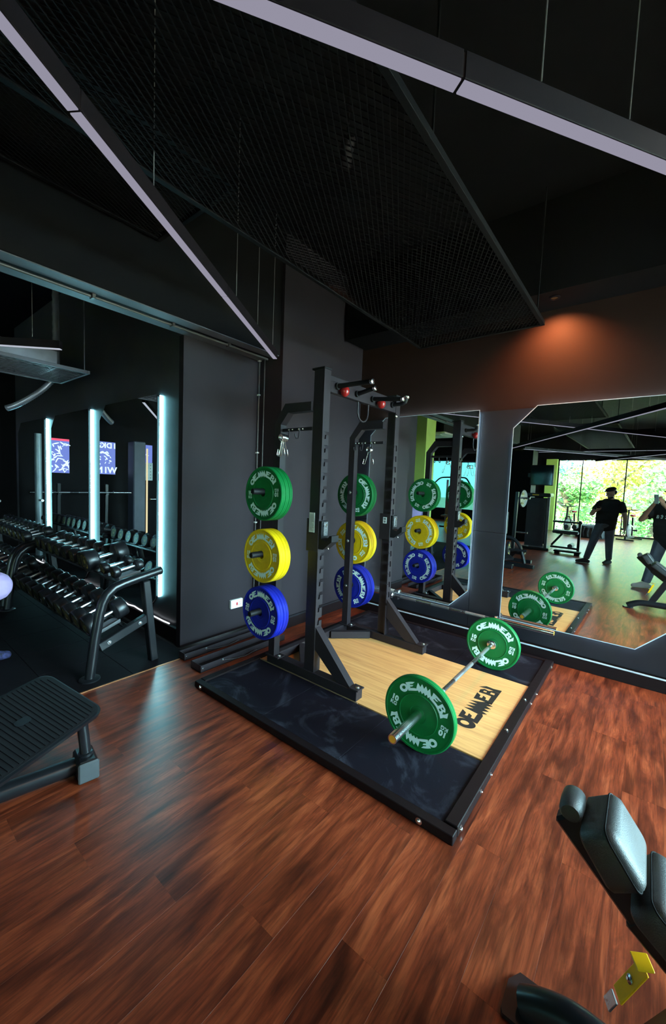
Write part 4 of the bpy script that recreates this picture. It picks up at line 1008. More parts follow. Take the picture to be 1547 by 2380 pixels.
m = MB(); m.beam((-2.1415, 0.765, 0.055), (-2.126, 0.7626, 0.055), 0.094, 0.104, bev=0.02); cp = m.build('end_cap', M['plastic'] if 'plastic' in M else M.setdefault('plastic', pm('grey_plastic_cap', (0.06, 0.065, 0.07), 0.4)), bl, 0)
m = MB(); m.cyl((-2.235, 0.760, 0.050), (-2.40, -0.15, 0.050), 0.042, n=20); m.build('base_tube', M['tube'], ft, 40)
m = MB(); m.beam((-2.36, -0.10, 0.09), (-2.36, -0.10, 0.42), 0.06, 0.06, (1, 0, 0), 0.005); m.beam((-2.36, -0.10, 0.40), (-2.18, 0.45, 0.31), 0.05, 0.05, bev=0.005); m.build('rear_post', M['tube'], ft, 0)
m = MB(); m.bx(-2.62, -2.12, -0.25, -0.14, 0.002, 0.09, 0.01); m.build('rear_foot', M['tube'], ft, 0)

# ------------------------------------------------------------------ people
def capsule(mb, p0, p1, r0, r1, n=12, flat0=False, flat1=False):
    p0 = Vector(p0); p1 = Vector(p1); d = (p1-p0)
    if d.length < 1e-5: return mb.ell(p0, (r0, r0, r0), 12, 8)
    d.normalize(); pts = []; rs = []
    if flat0: pts += [p0]; rs += [r0]
    else:
        for a in (80, 55, 28): pts.append(p0-d*r0*sin(radians(a))); rs.append(r0*cos(radians(a)))
        pts.append(p0); rs.append(r0)
    if flat1: pts += [p1]; rs += [r1]
    else:
        pts.append(p1); rs.append(r1)
        for a in (28, 55, 80): pts.append(p1+d*r1*sin(radians(a))); rs.append(r1*cos(radians(a)))
    return mb.tube(pts, rs, n)
def fused(name, shapes, mat, parent, voxel, it=4, fac=0.5):
    """one continuous skin grown over overlapping limbs"""
    mb = MB()
    for s in shapes:
        if s[0] == 'c': capsule(mb, *s[1:])
        else: mb.ell(*s[1:])
    o = mb.build('tmp', mat, None, 0)
    r = o.modifiers.new('r', 'REMESH'); r.mode = 'VOXEL'; r.voxel_size = voxel; r.adaptivity = 0
    s_ = o.modifiers.new('s', 'SMOOTH'); s_.factor = fac; s_.iterations = it
    dg = bpy.context.evaluated_depsgraph_get(); dg.update()
    me = bpy.data.meshes.new_from_object(o.evaluated_get(dg)); me.name = name
    bpy.data.objects.remove(o)
    org = ORG.get(parent.name, Vector()) if parent is not None else Vector()
    me.transform(Matrix.Translation(-org))
    for p in me.polygons: p.use_smooth = True
    if not me.materials: me.materials.append(mat)
    ob = bpy.data.objects.new(name, me); COL.objects.link(ob)
    if parent is not None: ob.parent = parent; ORG[ob.name] = org
    return ob
def hand(wrist, d, n, thumb_side, curl=(25, 35, 25), spread=6, k=1.0):
    """palm, five unequal fingers with knuckle bends and a thumb leaving the side of the palm"""
    w_ = Vector(wrist); d = Vector(d).normalized(); n = (Vector(n)-d*Vector(n).dot(d)).normalized(); s = d.cross(n)*thumb_side
    out = []
    for o in (-0.026, -0.009, 0.009, 0.026):
        out.append(('c', w_+s*o*0.6*k, w_+d*0.085*k+s*o*k, 0.017*k, 0.0125*k))
    for i, (o, L) in enumerate(((0.030, (0.042, 0.026, 0.019)), (0.010, (0.047, 0.029, 0.020)), (-0.010, (0.043, 0.027, 0.019)), (-0.029, (0.033, 0.021, 0.017)))):
        p = w_+d*(0.088-abs(o-0.005)*0.25)*k+s*o*k; ang = 0
        sp_ = radians((1.5-i)*spread)
        for j in range(3):
            ang += radians(curl[j]+(i-1)*4)
            q = p+((d*cos(sp_)+s*sin(sp_))*cos(ang)+n*sin(ang))*L[j]*k
            out.append(('c', p, q, (0.0092-0.0010*j)*k, (0.0084-0.0010*j)*k)); p = q
    p = w_+d*0.030*k+s*0.026*k
    q = p+(d*0.50+s*0.75+n*0.30).normalized()*0.042*k; out.append(('c', p, q, 0.0125*k, 0.0105*k))
    r = q+(d*0.80+s*0.25+n*0.50).normalized()*0.032*k; out.append(('c', q, r, 0.0102*k, 0.0088*k))
    t_ = r+(d*0.85-s*0.05+n*0.50).normalized()*0.024*k; out.append(('c', r, t_, 0.0090*k, 0.0075*k))
    return out
def head_shapes(c, f, up=(0, 0, 1), k=1.0):
    c = Vector(c); f = Vector(f).normalized(); u = Vector(up); u = (u-f*u.dot(f)).normalized(); s = f.cross(u)
    rot = Matrix((s, f, u)).transposed()
    P = lambda a, b, h: c+s*a*k+f*b*k+u*h*k
    sh = [('e', P(0, -0.012, 0.030), (0.076*k, 0.096*k, 0.088*k), 20, 14, rot), ('e', P(0, 0.020, -0.040), (0.064*k, 0.074*k, 0.074*k), 18, 12, rot),
          ('e', P(0, 0.052, -0.090), (0.036*k, 0.032*k, 0.028*k), 12, 8, rot),                           # chin
          ('c', P(0, 0.088, 0.012), P(0, 0.112, -0.028), 0.011*k, 0.016*k),                              # nose
          ('c', P(-0.036, 0.078, 0.026), P(0.036, 0.078, 0.026), 0.014*k, 0.014*k),                      # brow
          ('c', P(-0.020, 0.084, -0.062), P(0.020, 0.084, -0.062), 0.010*k, 0.010*k)]                    # lips
    for e in (-1, 1):
        sh += [('e', P(e*0.078, -0.012, -0.004), (0.011*k, 0.020*k, 0.031*k), 10, 8, rot), ('e', P(e*0.046, 0.058, -0.022), (0.022*k, 0.020*k, 0.020*k), 10, 8, rot)]
    return sh, P, rot
def person(name, label, J, skin, head_dir, parts, loc):
    """J: joint positions; builds the body as one skin, then clothes, hair, shoes as its parts"""
    t = thing(name, label, 'person', loc)
    V_ = {k: Vector(v) for k, v in J.items()}
    hs, P, rot = head_shapes(V_['head'], head_dir, J.get('head_up', (0, 0, 1)))
    b = parts.get('bulk', 1.0)
    sh = list(hs)
    sh += [('c', V_['neck'], V_['head']+Vector((0, 0, -0.05)), 0.058, 0.054), ('c', V_['neck'], (V_['sl']+V_['sr'])/2, 0.060, 0.075)]
    for s in 'lr':
        sh += [('c', V_['s'+s], V_['e'+s], 0.056*b, 0.044*b), ('c', V_['e'+s], V_['w'+s], 0.043*b, 0.029*b),
               ('c', V_['h'+s], V_['k'+s], 0.088*b, 0.056*b), ('c', V_['k'+s], V_['a'+s], 0.055*b, 0.038*b), ('c', (V_['sl']+V_['sr'])/2, V_['s'+s], 0.07, 0.056*b),
               ('c', V_['a'+s], V_['t'+s], 0.040, 0.028)]
    ch = (V_['sl']+V_['sr'])/2; pv = (V_['hl']+V_['hr'])/2
    ax = (V_['sr']-V_['sl']).normalized()
    for q, r in ((0.12, 0.105*b), (0.45, 0.115*b), (0.85, 0.115*b)):
        c = ch.lerp(pv, q)
        sh += [('c', c-ax*0.075*b, c+ax*0.075*b, r, r)]
    sh += parts.get('hands', [])
    body = fused('body', sh, skin, t, 0.0065, 5)
    for e in (-1, 1):
        m = MB(); m.ell(P(e*0.031, 0.083, 0.006), (0.012, 0.009, 0.008), 10, 8, rot); m.build('eye', M['logo'], body, 60)
    for nm, shapes, mat, vox in parts['clothes'](V_, P, rot):
        fused(nm, shapes, mat, t, vox, 3)
    for nm, shapes, mat, vox in parts.get('head_parts', lambda *a: [])(V_, P, rot):
        fused(nm, shapes, mat, body, vox, 3)
    return t
def tee(V_, b, mat, hem=-0.10, belly=0.0, fdir=(0, 1, 0), arm=0.62, loose=1.0):
    ch = (V_['sl']+V_['sr'])/2; pv = (V_['hl']+V_['hr'])/2; ax = (V_['sr']-V_['sl']).normalized(); f = Vector(fdir)
    sh = []
    for s in 'lr':
        sh += [('c', V_['s'+s], V_['s'+s].lerp(V_['e'+s], arm), 0.068*b, 0.070*b*loose, 14, False, True), ('c', ch, V_['s'+s], 0.080*b, 0.066*b)]
    n = 6
    for i in range(n+1):
        q = i/n; c = ch.lerp(pv+Vector((0, 0, hem)), q)+f*belly*sin(pi*min(1, q*1.05))*0.5
        r = (0.112+0.035*sin(pi*q)*belly*6)*b*loose; sh.append(('c', c-ax*0.085*b, c+ax*0.085*b, r, r))
    sh += [('c', ch+Vector((0, 0, 0.045)), ch, 0.072, 0.10)]
    return ('t_shirt', sh, mat, 0.011)
def trousers(V_, b, mat, short=False):
    pv = (V_['hl']+V_['hr'])/2; ax = (V_['hr']-V_['hl']).normalized(); sh = [('c', pv-ax*0.07, pv+ax*0.07, 0.125*b, 0.125*b), ('c', pv+Vector((0, 0, 0.10))-ax*0.06, pv+Vector((0, 0, 0.10))+ax*0.06, 0.115*b, 0.115*b)]
    for s in 'lr':
        sh += [('c', V_['h'+s], V_['k'+s], 0.108*b, 0.080*b)]
        if not short: sh += [('c', V_['k'+s], V_['a'+s]+(V_['k'+s]-V_['a'+s]).normalized()*0.02, 0.080*b, 0.062*b, 12, False, True)]
    return ('trousers', sh, mat, 0.011)
def shoes(V_, mat, names='shoe'):
    out = []
    for s in 'lr':
        a = V_['a'+s]; tt = V_['t'+s]; d = Vector((tt.x-a.x, tt.y-a.y, 0)).normalized()
        out.append(('shoe', [('c', Vector((a.x, a.y, 0.042))-d*0.045, Vector((tt.x, tt.y, 0.034))+d*0.03, 0.042, 0.034), ('c', Vector((a.x, a.y, 0.085)), Vector((tt.x, tt.y, 0.040)), 0.046, 0.034),
                             ('c', Vector((a.x, a.y, 0.018))-d*0.055, Vector((tt.x, tt.y, 0.016))+d*0.045, 0.017, 0.015)], mat, 0.008))
    return out

# bystander with the phone, about 2.5 m behind the camera and seen in the mirror
fB = Vector((-0.55, 0.83, 0)).normalized()
JB = dict(head=(-0.80, -2.52, 1.605), neck=(-0.785, -2.545, 1.44), sl=(-0.985, -2.47, 1.375), sr=(-0.600, -2.62, 1.365), el=(-1.11, -2.34, 1.13), er=(-0.515, -2.60, 1.085), wl=(-1.035, -2.165, 1.205), wr=(-0.505, -2.545, 0.83),
          hl=(-0.935, -2.475, 0.90), hr=(-0.770, -2.575, 0.90), kl=(-1.050, -2.355, 0.485), kr=(-0.765, -2.600, 0.485), al=(-1.150, -2.340, 0.085), ar=(-0.748, -2.665, 0.085), tl=(-1.285, -2.300, 0.035), tr=(-0.810, -2.545, 0.035))
def clothesB(V_, P, rot):
    return [tee(V_, 1.0, M['black_cloth'], -0.04, 0.07, fB, 0.66, 1.04), trousers(V_, 1.0, M['charcoal_cloth'])]+shoes(V_, M['dark_shoe'])
def headB(V_, P, rot):
    return [('flat_cap', [('e', P(0, -0.010, 0.082), (0.090, 0.112, 0.056), 18, 12, rot), ('e', P(0, 0.092, 0.068), (0.058, 0.045, 0.011), 14, 8, rot)], M['hair'], 0.006),
            ('beard', [('e', P(0, 0.030, -0.085), (0.060, 0.062, 0.046), 14, 10, rot)], M['hair'], 0.006), ('hair', [('e', P(0, -0.045, 0.005), (0.082, 0.070, 0.062), 14, 10, rot)], M['hair'], 0.007)]
handsB = hand((-1.03, -2.16, 1.21), (0.55, 0.75, 0.25), (0.2, 0.2, 1), 1, (30, 40, 30))+hand((-0.505, -2.54, 0.815), (0.02, 0.06, -1), (-1, 0.1, 0), -1, (12, 18, 14))
person('person', 'person in black cap and shirt standing behind the camera, looking at a phone', JB, M['skin2'], (-0.78, 0.55, -0.30), dict(bulk=1.05, clothes=clothesB, head_parts=headB, hands=handsB), (-0.92, -2.5, 0))
t = thing('phone', 'dark phone held low in one hand by the standing person in the cap', 'phone', (-1.0, -2.1, 1.25))
m = MB(); m.box((-0.985, -2.095, 1.258), (0.072, 0.145, 0.008), Matrix.Rotation(radians(-30), 3, 'Z') @ Matrix.Rotation(radians(32), 3, 'X'), 0.003); b_ = m.build('case', M['screen_black'], t, 0)

# the photographer, standing at the camera; only an edge of the figure shows in the mirror
fP = Vector((CF.x, CF.y, 0)).normalized()
JP = dict(head=(0.215, -0.330, 1.620), neck=(0.225, -0.365, 1.455), sl=(0.035, -0.475, 1.385), sr=(0.395, -0.235, 1.385), el=(-0.165, -0.360, 1.175), er=(0.385, 0.000, 1.180), wl=(-0.075, -0.125, 1.440), wr=(0.150, 0.020, 1.440),
          hl=(0.150, -0.520, 0.92), hr=(0.310, -0.400, 0.92), kl=(0.060, -0.450, 0.50), kr=(0.360, -0.430, 0.50), al=(-0.030, -0.375, 0.085), ar=(0.390, -0.540, 0.085), tl=(-0.160, -0.325, 0.035), tr=(0.330, -0.420, 0.035))
def clothesP(V_, P, rot):
    return [tee(V_, 1.10, M['black_cloth'], -0.10, 0.05, fP, 0.70, 1.06), trousers(V_, 1.06, M['charcoal_cloth'])]+shoes(V_, M['sneaker'])
def headP(V_, P, rot):
    return [('cap', [('e', P(0, -0.008, 0.070), (0.088, 0.106, 0.060), 18, 12, rot), ('e', P(0, 0.100, 0.052), (0.066, 0.062, 0.012), 14, 8, rot)], M['black_cloth'], 0.006), ('hair', [('e', P(0, -0.045, 0.0), (0.080, 0.066, 0.060), 14, 10, rot)], M['hair'], 0.007)]
PH = CAM-CF*0.012                                # the phone: its lens sits at the camera
hl_w = PH-CR*0.075-CU*0.135-CF*0.045; hr_w = PH+CR*0.070-CU*0.130-CF*0.045
JP['wl'] = tuple(hl_w); JP['wr'] = tuple(hr_w)
handsP = hand(hl_w, CU*0.85+CR*0.45, CR*0.6+CF*0.25-CF*0.4, -1, (22, 30, 25))+hand(hr_w, CU*0.85-CR*0.45, -CR*0.6-CF*0.15, 1, (22, 30, 25))
ph_person = person('person', 'person in a black shirt, dark trousers and cap holding up the phone at the camera', JP, M['skin'], (-0.55, 0.80, -0.06), dict(bulk=1.0, clothes=clothesP, head_parts=headP, hands=handsP), (0.2, -0.42, 0))
t = thing('phone', 'pale green phone held up in both hands at the camera position', 'phone', tuple(PH-CU*0.05))
rotc = Matrix((CR, CU, -CF)).transposed()
m = MB(); m.box(PH-CU*0.052-CF*0.004, (0.074, 0.150, 0.0075), rotc, 0.003); cs = m.build('case', M['phone'], t, 0)
m = MB(); m.box(PH-CU*0.052-CF*0.0081, (0.068, 0.144, 0.0005), rotc); m.build('screen', M['screen_black'], cs, 0)
m = MB(); m.cyl(PH-CR*0.024+CF*0.0001, PH-CR*0.024+CF*0.003, 0.007, n=14); m.cyl(PH-CR*0.024-CU*0.022+CF*0.0001, PH-CR*0.024-CU*0.022+CF*0.003, 0.007, n=14); m.build('lens_ring', M['screen_black'], cs, 40)
# white letters across the photographer's chest
ax_ = (Vector(JP['sr'])-Vector(JP['sl'])).normalized(); ch_ = (Vector(JP['sl'])+Vector(JP['sr']))/2+Vector((0, 0, -0.135))
nf = Vector((0, 0, 1)).cross(ax_)
if nf.dot(fP) < 0: nf = -nf
for k, chx in enumerate('atta'):
    vs, fs = text_mesh(chx, 0.105, 0.004); o = (k-1.5)*0.068
    m = MB(); m.add([ch_-ax_*(p.x+o)+nf*(0.150-2.2*max(0, abs(p.x+o)-0.07)**2)+Vector((0, 0, p.y)) for p in vs], fs)
    m.build('shirt_letter', M['letter'], ph_person, 0)

# seated person at the left edge: knee, lilac shorts and patterned shoe in view
JS = dict(head=(-4.16, 0.16, 1.30), neck=(-4.16, 0.13, 1.13), sl=(-4.36, 0.13, 1.06), sr=(-3.96, 0.13, 1.06), el=(-4.42, 0.22, 0.80), er=(-3.92, 0.22, 0.80), wl=(-4.36, 0.46, 0.74), wr=(-3.98, 0.46, 0.74),
          hl=(-4.27, 0.20, 0.56), hr=(-4.07, 0.20, 0.56), kl=(-4.40, 0.64, 0.62), kr=(-4.10, 0.755, 0.63), al=(-4.42, 0.58, 0.085), ar=(-4.12, 0.66, 0.085), tl=(-4.44, 0.72, 0.035), tr=(-4.11, 0.82, 0.035))
def clothesS(V_, P, rot):
    sl = ('trousers', [('c', Vector((-4.25, 0.2, 0.58)), Vector((-4.09, 0.2, 0.58)), 0.14, 0.14)]+[('c', V_['h'+s], V_['k'+s]+Vector((0, 0.02, 0.0)), 0.115, 0.125) for s in 'lr'], M['lilac_cloth'], 0.011)
    soc = [('legging', [('c', V_['k'+s], V_['a'+s], 0.062, 0.046)], M['navy_cloth'], 0.011) for s in 'lr']
    return [tee(V_, 1.0, M['lilac_cloth'], 0.0, 0.0, (0, 1, 0)), sl]+soc+shoes(V_, M['navy_cloth'])
handsS = hand((-4.36, 0.47, 0.745), (0, 1, -0.1), (0, 0.1, -1), -1)+hand((-3.98, 0.47, 0.745), (-0.2, 1, -0.1), (0, 0.1, -1), 1)
person('person', 'person in lilac shorts seated at the left edge, knee and shoe in view', JS, M['skin'], (0.05, 1, -0.1), dict(bulk=0.95, clothes=clothesS, hands=handsS,
       head_parts=lambda V_, P, rot: [('hair', [('e', P(0, -0.030, 0.045), (0.086, 0.090, 0.078), 16, 10, rot)], M['hair'], 0.007)]), (-4.17, 0.4, 0))
t = thing('flat_bench', 'black flat bench under the seated person in lilac shorts', 'bench', (-4.17, 0.1, 0))
m = MB(); m.bx(-4.33, -4.01, -0.55, 0.60, 0.37, 0.425, 0.015); m.build('seat_pad', M['vinyl'], t, 0)
for y in (-0.4, 0.4):
    m = MB(); m.bx(-4.20, -4.14, y-0.03, y+0.03, 0.05, 0.369, 0.004); m.build('leg', M['tube'], t, 0)
    m = MB(); m.bx(-4.40, -3.94, y-0.03, y+0.03, 0.002, 0.0495, 0.004); m.build('cross_foot', M['tube'], t, 0)

# ------------------------------------------------------------------ machines and things behind the camera (seen in the wall mirrors)
T_ = M['tube']
t = thing('cable_tower', 'black weight-stack tower with a grey side strip and yellow mark on top', 'machine', (-2.5, -3.9, 0))
rz = Matrix.Rotation(radians(-4), 3, 'Z')
def tb(m, cx, cy_, cz, sx, sy, sz, bev=0.004): return m.box(Vector((-2.50, -3.85, 0))+rz @ Vector((cx, cy_, cz)), (sx, sy, sz), rz, bev)
m = MB(); tb(m, -0.05, 0.30, 0.75, 0.46, 0.02, 1.30); m.build('front_shroud', pm('charcoal_shroud', (0.045, 0.045, 0.05), 0.55, bump=0.2), t, 0)
m = MB(); tb(m, 0.235, 0.28, 0.75, 0.07, 0.06, 1.36); m.build('side_strip', pm('grey_powder_coat', (0.16, 0.18, 0.19), 0.4), t, 0)
m = MB(); tb(m, -0.02, 0.0, 1.485, 0.60, 0.66, 0.10, 0.02); cp = m.build('top_cap', T_, t, 0)
m = MB(); tb(m, -0.08, 0.3315, 1.485, 0.16, 0.002, 0.035); m.build('yellow_mark', M['yellowmetal'], cp, 0)
m = MB(); tb(m, -0.05, -0.30, 0.75, 0.46, 0.02, 1.30); m.build('rear_shroud', M['grip'], t, 0)
m = MB(); tb(m, 0.0, 0.0, 0.035, 0.66, 0.72, 0.066, 0.01); m.build('base', T_, t, 0)
m = MB()
for k in range(12): tb(m, -0.05, 0.0, 0.13+0.045*k, 0.34, 0.14, 0.042)
m.build('weight_stack', T_, t, 0, 'stuff')
t = thing('leg_curl_bench', 'leg machine bench with rollers between the tower and the window', 'machine', (-1.78, -3.75, 0))
m = MB(); m.bx(-2.10, -1.50, -3.85, -3.55, 0.50, 0.58, 0.02); m.build('seat_pad', M['vinyl'], t, 0)
m = MB(); m.bx(-1.53, -1.47, -3.73, -3.67, 0.002, 0.86, 0.004); m.build('front_post', T_, t, 0)
m = MB(); m.beam((-2.12, -3.70, 0.16), (-1.88, -3.70, 0.495), 0.05, 0.05); m.build('stay', T_, t, 0)
m = MB(); m.bx(-2.12, -1.45, -3.74, -3.66, 0.78, 0.83, 0.004); m.build('arm_rail', T_, t, 0)
for x, z in ((-1.78, 0.70), (-1.60, 0.70), (-1.66, 0.20)):
    m = MB(); m.cyl((x, -3.88, z), (x, -3.50, z), 0.055, n=16); m.build('roller', M['vinyl'], t, 40)
m = MB(); m.tube(spline([(-1.85, -3.70, 0.831), (-1.83, -3.66, 0.93), (-1.74, -3.62, 0.95), (-1.70, -3.6, 0.84), (-1.66, -3.58, 0.74)], 6), 0.012, 8); m.build('grip_bar', T_, t, 50)
m = MB(); m.bx(-2.14, -1.50, -3.74, -3.66, 0.10, 0.15, 0.004); m.build('low_rail', T_, t, 0)
t = thing('step_platform', 'low black aerobic step on the floor before the leg machine', 'step', (-1.65, -3.35, 0))
m = MB(); m.bx(-1.98, -1.38, -3.42, -3.22, 0.06, 0.10, 0.012); m.build('deck', M['grip'], t, 0)
for x in (-1.90, -1.46):
    m = MB(); m.bx(x-0.06, x+0.06, -3.40, -3.24, 0.002, 0.0595, 0.006); m.build('riser', T_, t, 0)
t = thing('tyre', 'large tractor tyre lying flat in front of the window', 'tyre', (-1.75, -8.7, 0))
m = MB(); m.lathe([(0.30, 0.06), (0.42, 0.012), (0.52, 0.0), (0.575, 0.05), (0.58, 0.22), (0.575, 0.38), (0.52, 0.43), (0.42, 0.42), (0.30, 0.37), (0.28, 0.21), (0.30, 0.06)], (-1.75, -8.7, 0.002), (0, 0, 1), 48, False); ty = m.build('carcass', M['tyre'], t, 40)
for k in range(26):
    a = 2*pi*k/26
    m = MB()
    def q(th, z, r): return (-1.75+r*cos(a+th), -8.7+r*sin(a+th), 0.002+z)
    pr = [(-0.03, 0.045), (0.045, 0.045), (0.11, 0.215), (0.045, 0.385), (-0.03, 0.385), (0.035, 0.215)]
    m.prism(pr, lambda u, v, w_: q(u, v, w_), 0.579, 0.612); m.build('tread_lug', M['tyre'], ty, 0)
def spin_bike(label, x, y, rz_=0.0):
    t = thing('exercise_bike', label, 'exercise bike', (x, y, 0))
    R = Matrix.Rotation(rz_, 3, 'Z'); W = lambda a, b, c: Vector((x, y, 0))+R @ Vector((a, b, c))
    for b in (-0.48, 0.48):
        m = MB(); m.beam(W(-0.26, b, 0.035), W(0.26, b, 0.035), 0.06, 0.05, bev=0.004); m.build('foot_bar', T_, t, 0)
    m = MB(); m.beam(W(0, -0.48, 0.10), W(0, 0.48, 0.10), 0.06, 0.08, bev=0.004); m.beam(W(0, -0.30, 0.12), W(0, -0.22, 0.80), 0.05, 0.05); m.beam(W(0, 0.34, 0.12), W(0, 0.30, 0.95), 0.05, 0.05); m.beam(W(0, 0.34, 0.62), W(0, -0.25, 0.45), 0.05, 0.05); m.build('frame', T_, t, 0)
    m = MB(); m.lathe([(0.02, -0.02), (0.22, -0.02), (0.235, -0.012), (0.235, 0.012), (0.22, 0.02), (0.02, 0.02)], W(0.06, 0.36, 0.36), R @ Vector((1, 0, 0)), 28); m.build('flywheel', M['dark_wheel'] if 'dark_wheel' in M else M.setdefault('dark_wheel', pm('grey_flywheel', (0.10, 0.10, 0.11), 0.4, 0.5)), t, 40)
    m = MB(); m.ell(W(0, -0.20, 0.86), (0.085, 0.14, 0.045), 14, 8, R); m.build('saddle', M['red'], t, 50)
    m = MB(); m.tube([W(-0.26, 0.18, 1.10), W(-0.24, 0.34, 1.08), W(0, 0.30, 1.06), W(0.24, 0.34, 1.08), W(0.26, 0.18, 1.10)], 0.016, 10); m.tube([W(-0.08, 0.30, 1.07), W(-0.07, 0.36, 1.17), W(0.07, 0.36, 1.17), W(0.08, 0.30, 1.07)], 0.013, 8); m.beam(W(0, 0.30, 0.94), W(0, 0.30, 1.07), 0.05, 0.05); m.build('handlebar', T_, t, 50)
    m = MB(); m.cyl(W(-0.18, 0.05, 0.36), W(0.18, 0.05, 0.36), 0.018, n=10); m.cyl(W(-0.23, 0.05, 0.36), W(-0.13, 0.05, 0.36), 0.035, n=8); m.cyl(W(0.13, 0.05, 0.36), W(0.23, 0.05, 0.36), 0.035, n=8); m.build('pedals', T_, t, 40)
spin_bike('exercise bike with a red saddle by the window, beside the tyre', -2.55, -9.2, 0.3)
spin_bike('exercise bike with a red saddle by the window, behind the bystander', -0.72, -9.1, 0.2)
def grip_plate(t, c, axis, R=0.20, par=None):
    m = MB(); m.lathe([(0.026, -0.022), (0.06, -0.026), (R*0.82, -0.014), (R*0.95, -0.022), (R, -0.015), (R, 0.015), (R*0.95, 0.022), (R*0.82, 0.014), (0.06, 0.026), (0.026, 0.022), (0.026, -0.022)], c, axis, 36, False)
    m.build('disc', M['db'], t, 35)
    ax = Vector(axis).normalized(); a = ax.cross(Vector((0, 0, 1))).normalized(); b = ax.cross(a); c = Vector(c)
    for s in (-1, 1):
        for k in range(3):
            m = MB(); m.tube([c+ax*s*0.0225+(a*cos(2*pi*k/3)+b*sin(2*pi*k/3))*R*0.62+(a*cos(h)*0.42+b*sin(h)*0.22)*R*0.55 for h in [2*pi*i/18 for i in range(18)]], 0.006, 6, True); m.build('yellow_rim', M['dbmark'], t, 50)
t = thing('plate_loaded_machine', 'black plate-loaded machine with curved frame, seen at the left edge of the barbell mirror', 'machine', (-2.35, -0.6, 0))
m = MB(); m.beam((-2.75, -0.62, 0.04), (-1.80, -0.50, 0.04), 0.08, 0.075, bev=0.005); m.beam((-2.75, -1.15, 0.04), (-2.0, -1.12, 0.04), 0.08, 0.075, bev=0.005); m.build('floor_beam', T_, t, 0)
m = MB(); m.tube(spline([(-2.62, -0.58, 0.08), (-2.60, -0.60, 0.40), (-2.48, -0.60, 0.56), (-2.30, -0.60, 0.58), (-2.14, -0.58, 0.46), (-2.05, -0.56, 0.25), (-2.00, -0.54, 0.08)], 8), 0.035, 12); m.build('curved_frame', T_, t, 50)
m = MB(); m.beam((-2.55, -1.1, 0.09), (-2.32, -0.62, 0.30), 0.30, 0.03, bev=0.005); m.build('footplate', M['grip'], t, 0)
m = MB(); m.cyl((-2.45, -0.40, 0.36), (-1.95, -0.45, 0.36), 0.025, n=14); m.build('loading_pin', T_, t, 40)
m = MB(); m.beam((-2.60, -0.9, 0.08), (-2.55, -0.9, 1.55), 0.07, 0.07, (0, 1, 0)); m.beam((-2.57, -0.9, 0.95), (-2.57, -0.5, 0.70), 0.06, 0.06); m.build('rear_mast', T_, t, 0)
m = MB(); m.bx(-2.72, -2.46, -0.86, -0.78, 0.62, 1.12, 0.02); m.build('back_pad', M['vinyl'], t, 0)
def loose_plate(label, c, axis, R):
    t = thing('grip_plate', label, 'weight plate', c); grip_plate(t, c, axis, R); return t
loose_plate('black grip plate with yellow outlines on the low pin of the plate-loaded machine', (-2.30, -0.42, 0.36), (1, -0.1, 0), 0.165)
t = thing('plate_tree', 'upright storage post with chrome pegs behind the plate-loaded machine', 'storage post', (-2.72, -2.3, 0))
m = MB(); m.beam((-2.72, -2.3, 0.05), (-2.70, -2.3, 1.55), 0.07, 0.07, (0, 1, 0), 0.004); m.build('post', T_, t, 0)
m = MB(); m.bx(-3.0, -2.42, -2.36, -2.24, 0.002, 0.05, 0.005); m.bx(-2.77, -2.65, -2.6, -2.0, 0.002, 0.049, 0.005); m.build('base', T_, t, 0)
for z in (0.55, 1.40):
    m = MB(); m.cyl((-2.665, -2.3, z), (-2.40, -2.3, z), 0.024, n=14); m.build('peg', M['chrome'], t, 40)
loose_plate('black grip plate with yellow outlines on the high peg of the storage post', (-2.56, -2.3, 1.388), (1, 0.15, 0), 0.215)
t = thing('television', 'black television hanging from the dark column behind the camera', 'television', (-2.62, -4.7, 2.05))
m = MB(); m.bx(-3.02, -2.40, -4.78, -4.70, 1.76, 2.36, 0.01); m.build('case', M['grip'], t, 0)
m = MB(); m.bx(-3.00, -2.42, -4.6995, -4.697, 1.78, 2.34); m.build('screen', M['screen_black'], t, 0)
m = MB(); m.bx(-3.10, -2.98, -5.0, -4.7805, 2.0, 2.12, 0.004); m.build('wall_arm', T_, t, 0)
t = thing('ceiling_cassette', 'white ceiling air cassette with louvres, seen through the rack in the mirror', 'air conditioner', (-6.15, -4.8, 3.4))
m = MB(); m.bx(-6.70, -5.60, -5.35, -4.25, 3.36, 3.43, 0.02); ca = m.build('fascia', M['white'], t, 0)
m = MB(); m.bx(-6.45, -5.85, -5.10, -4.50, 3.348, 3.3595, 0.004); m.build('grille', M['paper'], ca, 0)
m = MB(); m.bx(-6.6, -5.7, -5.25, -4.35, 3.4305, 3.999, 0.0); m.build('casing', M['frame'], t, 0)
for k, (a, b) in enumerate((((-6.50, -4.40), (-5.80, -4.32)), ((-6.50, -5.28), (-5.80, -5.20)))):
    m = MB(); m.bx(a[0], b[0], a[1], b[1], 3.345, 3.3595, 0.003); m.build('louvre', M['white'], ca, 0)
t = thing('multi_gym', 'tall silver and black multi-press machine in front of the frosted window', 'machine', (-6.4, -7.2, 0))
for x in (-6.7, -6.1):
    m = MB(); m.beam((x, -7.2, 0.05), (x, -7.2, 1.9), 0.07, 0.07, (0, 1, 0), 0.004); m.build('upright', M['alu'], t, 0)
m = MB(); m.bx(-6.78, -6.02, -7.5, -6.8, 0.002, 0.0495, 0.005); m.build('base', T_, t, 0)
m = MB(); m.tube(spline([(-7.15, -6.9, 1.72), (-6.95, -7.0, 1.95), (-6.7, -7.15, 2.0), (-6.1, -7.15, 2.0), (-5.85, -7.0, 1.95), (-5.65, -6.9, 1.72)], 6), 0.03, 10); m.build('press_arm', T_, t, 50)
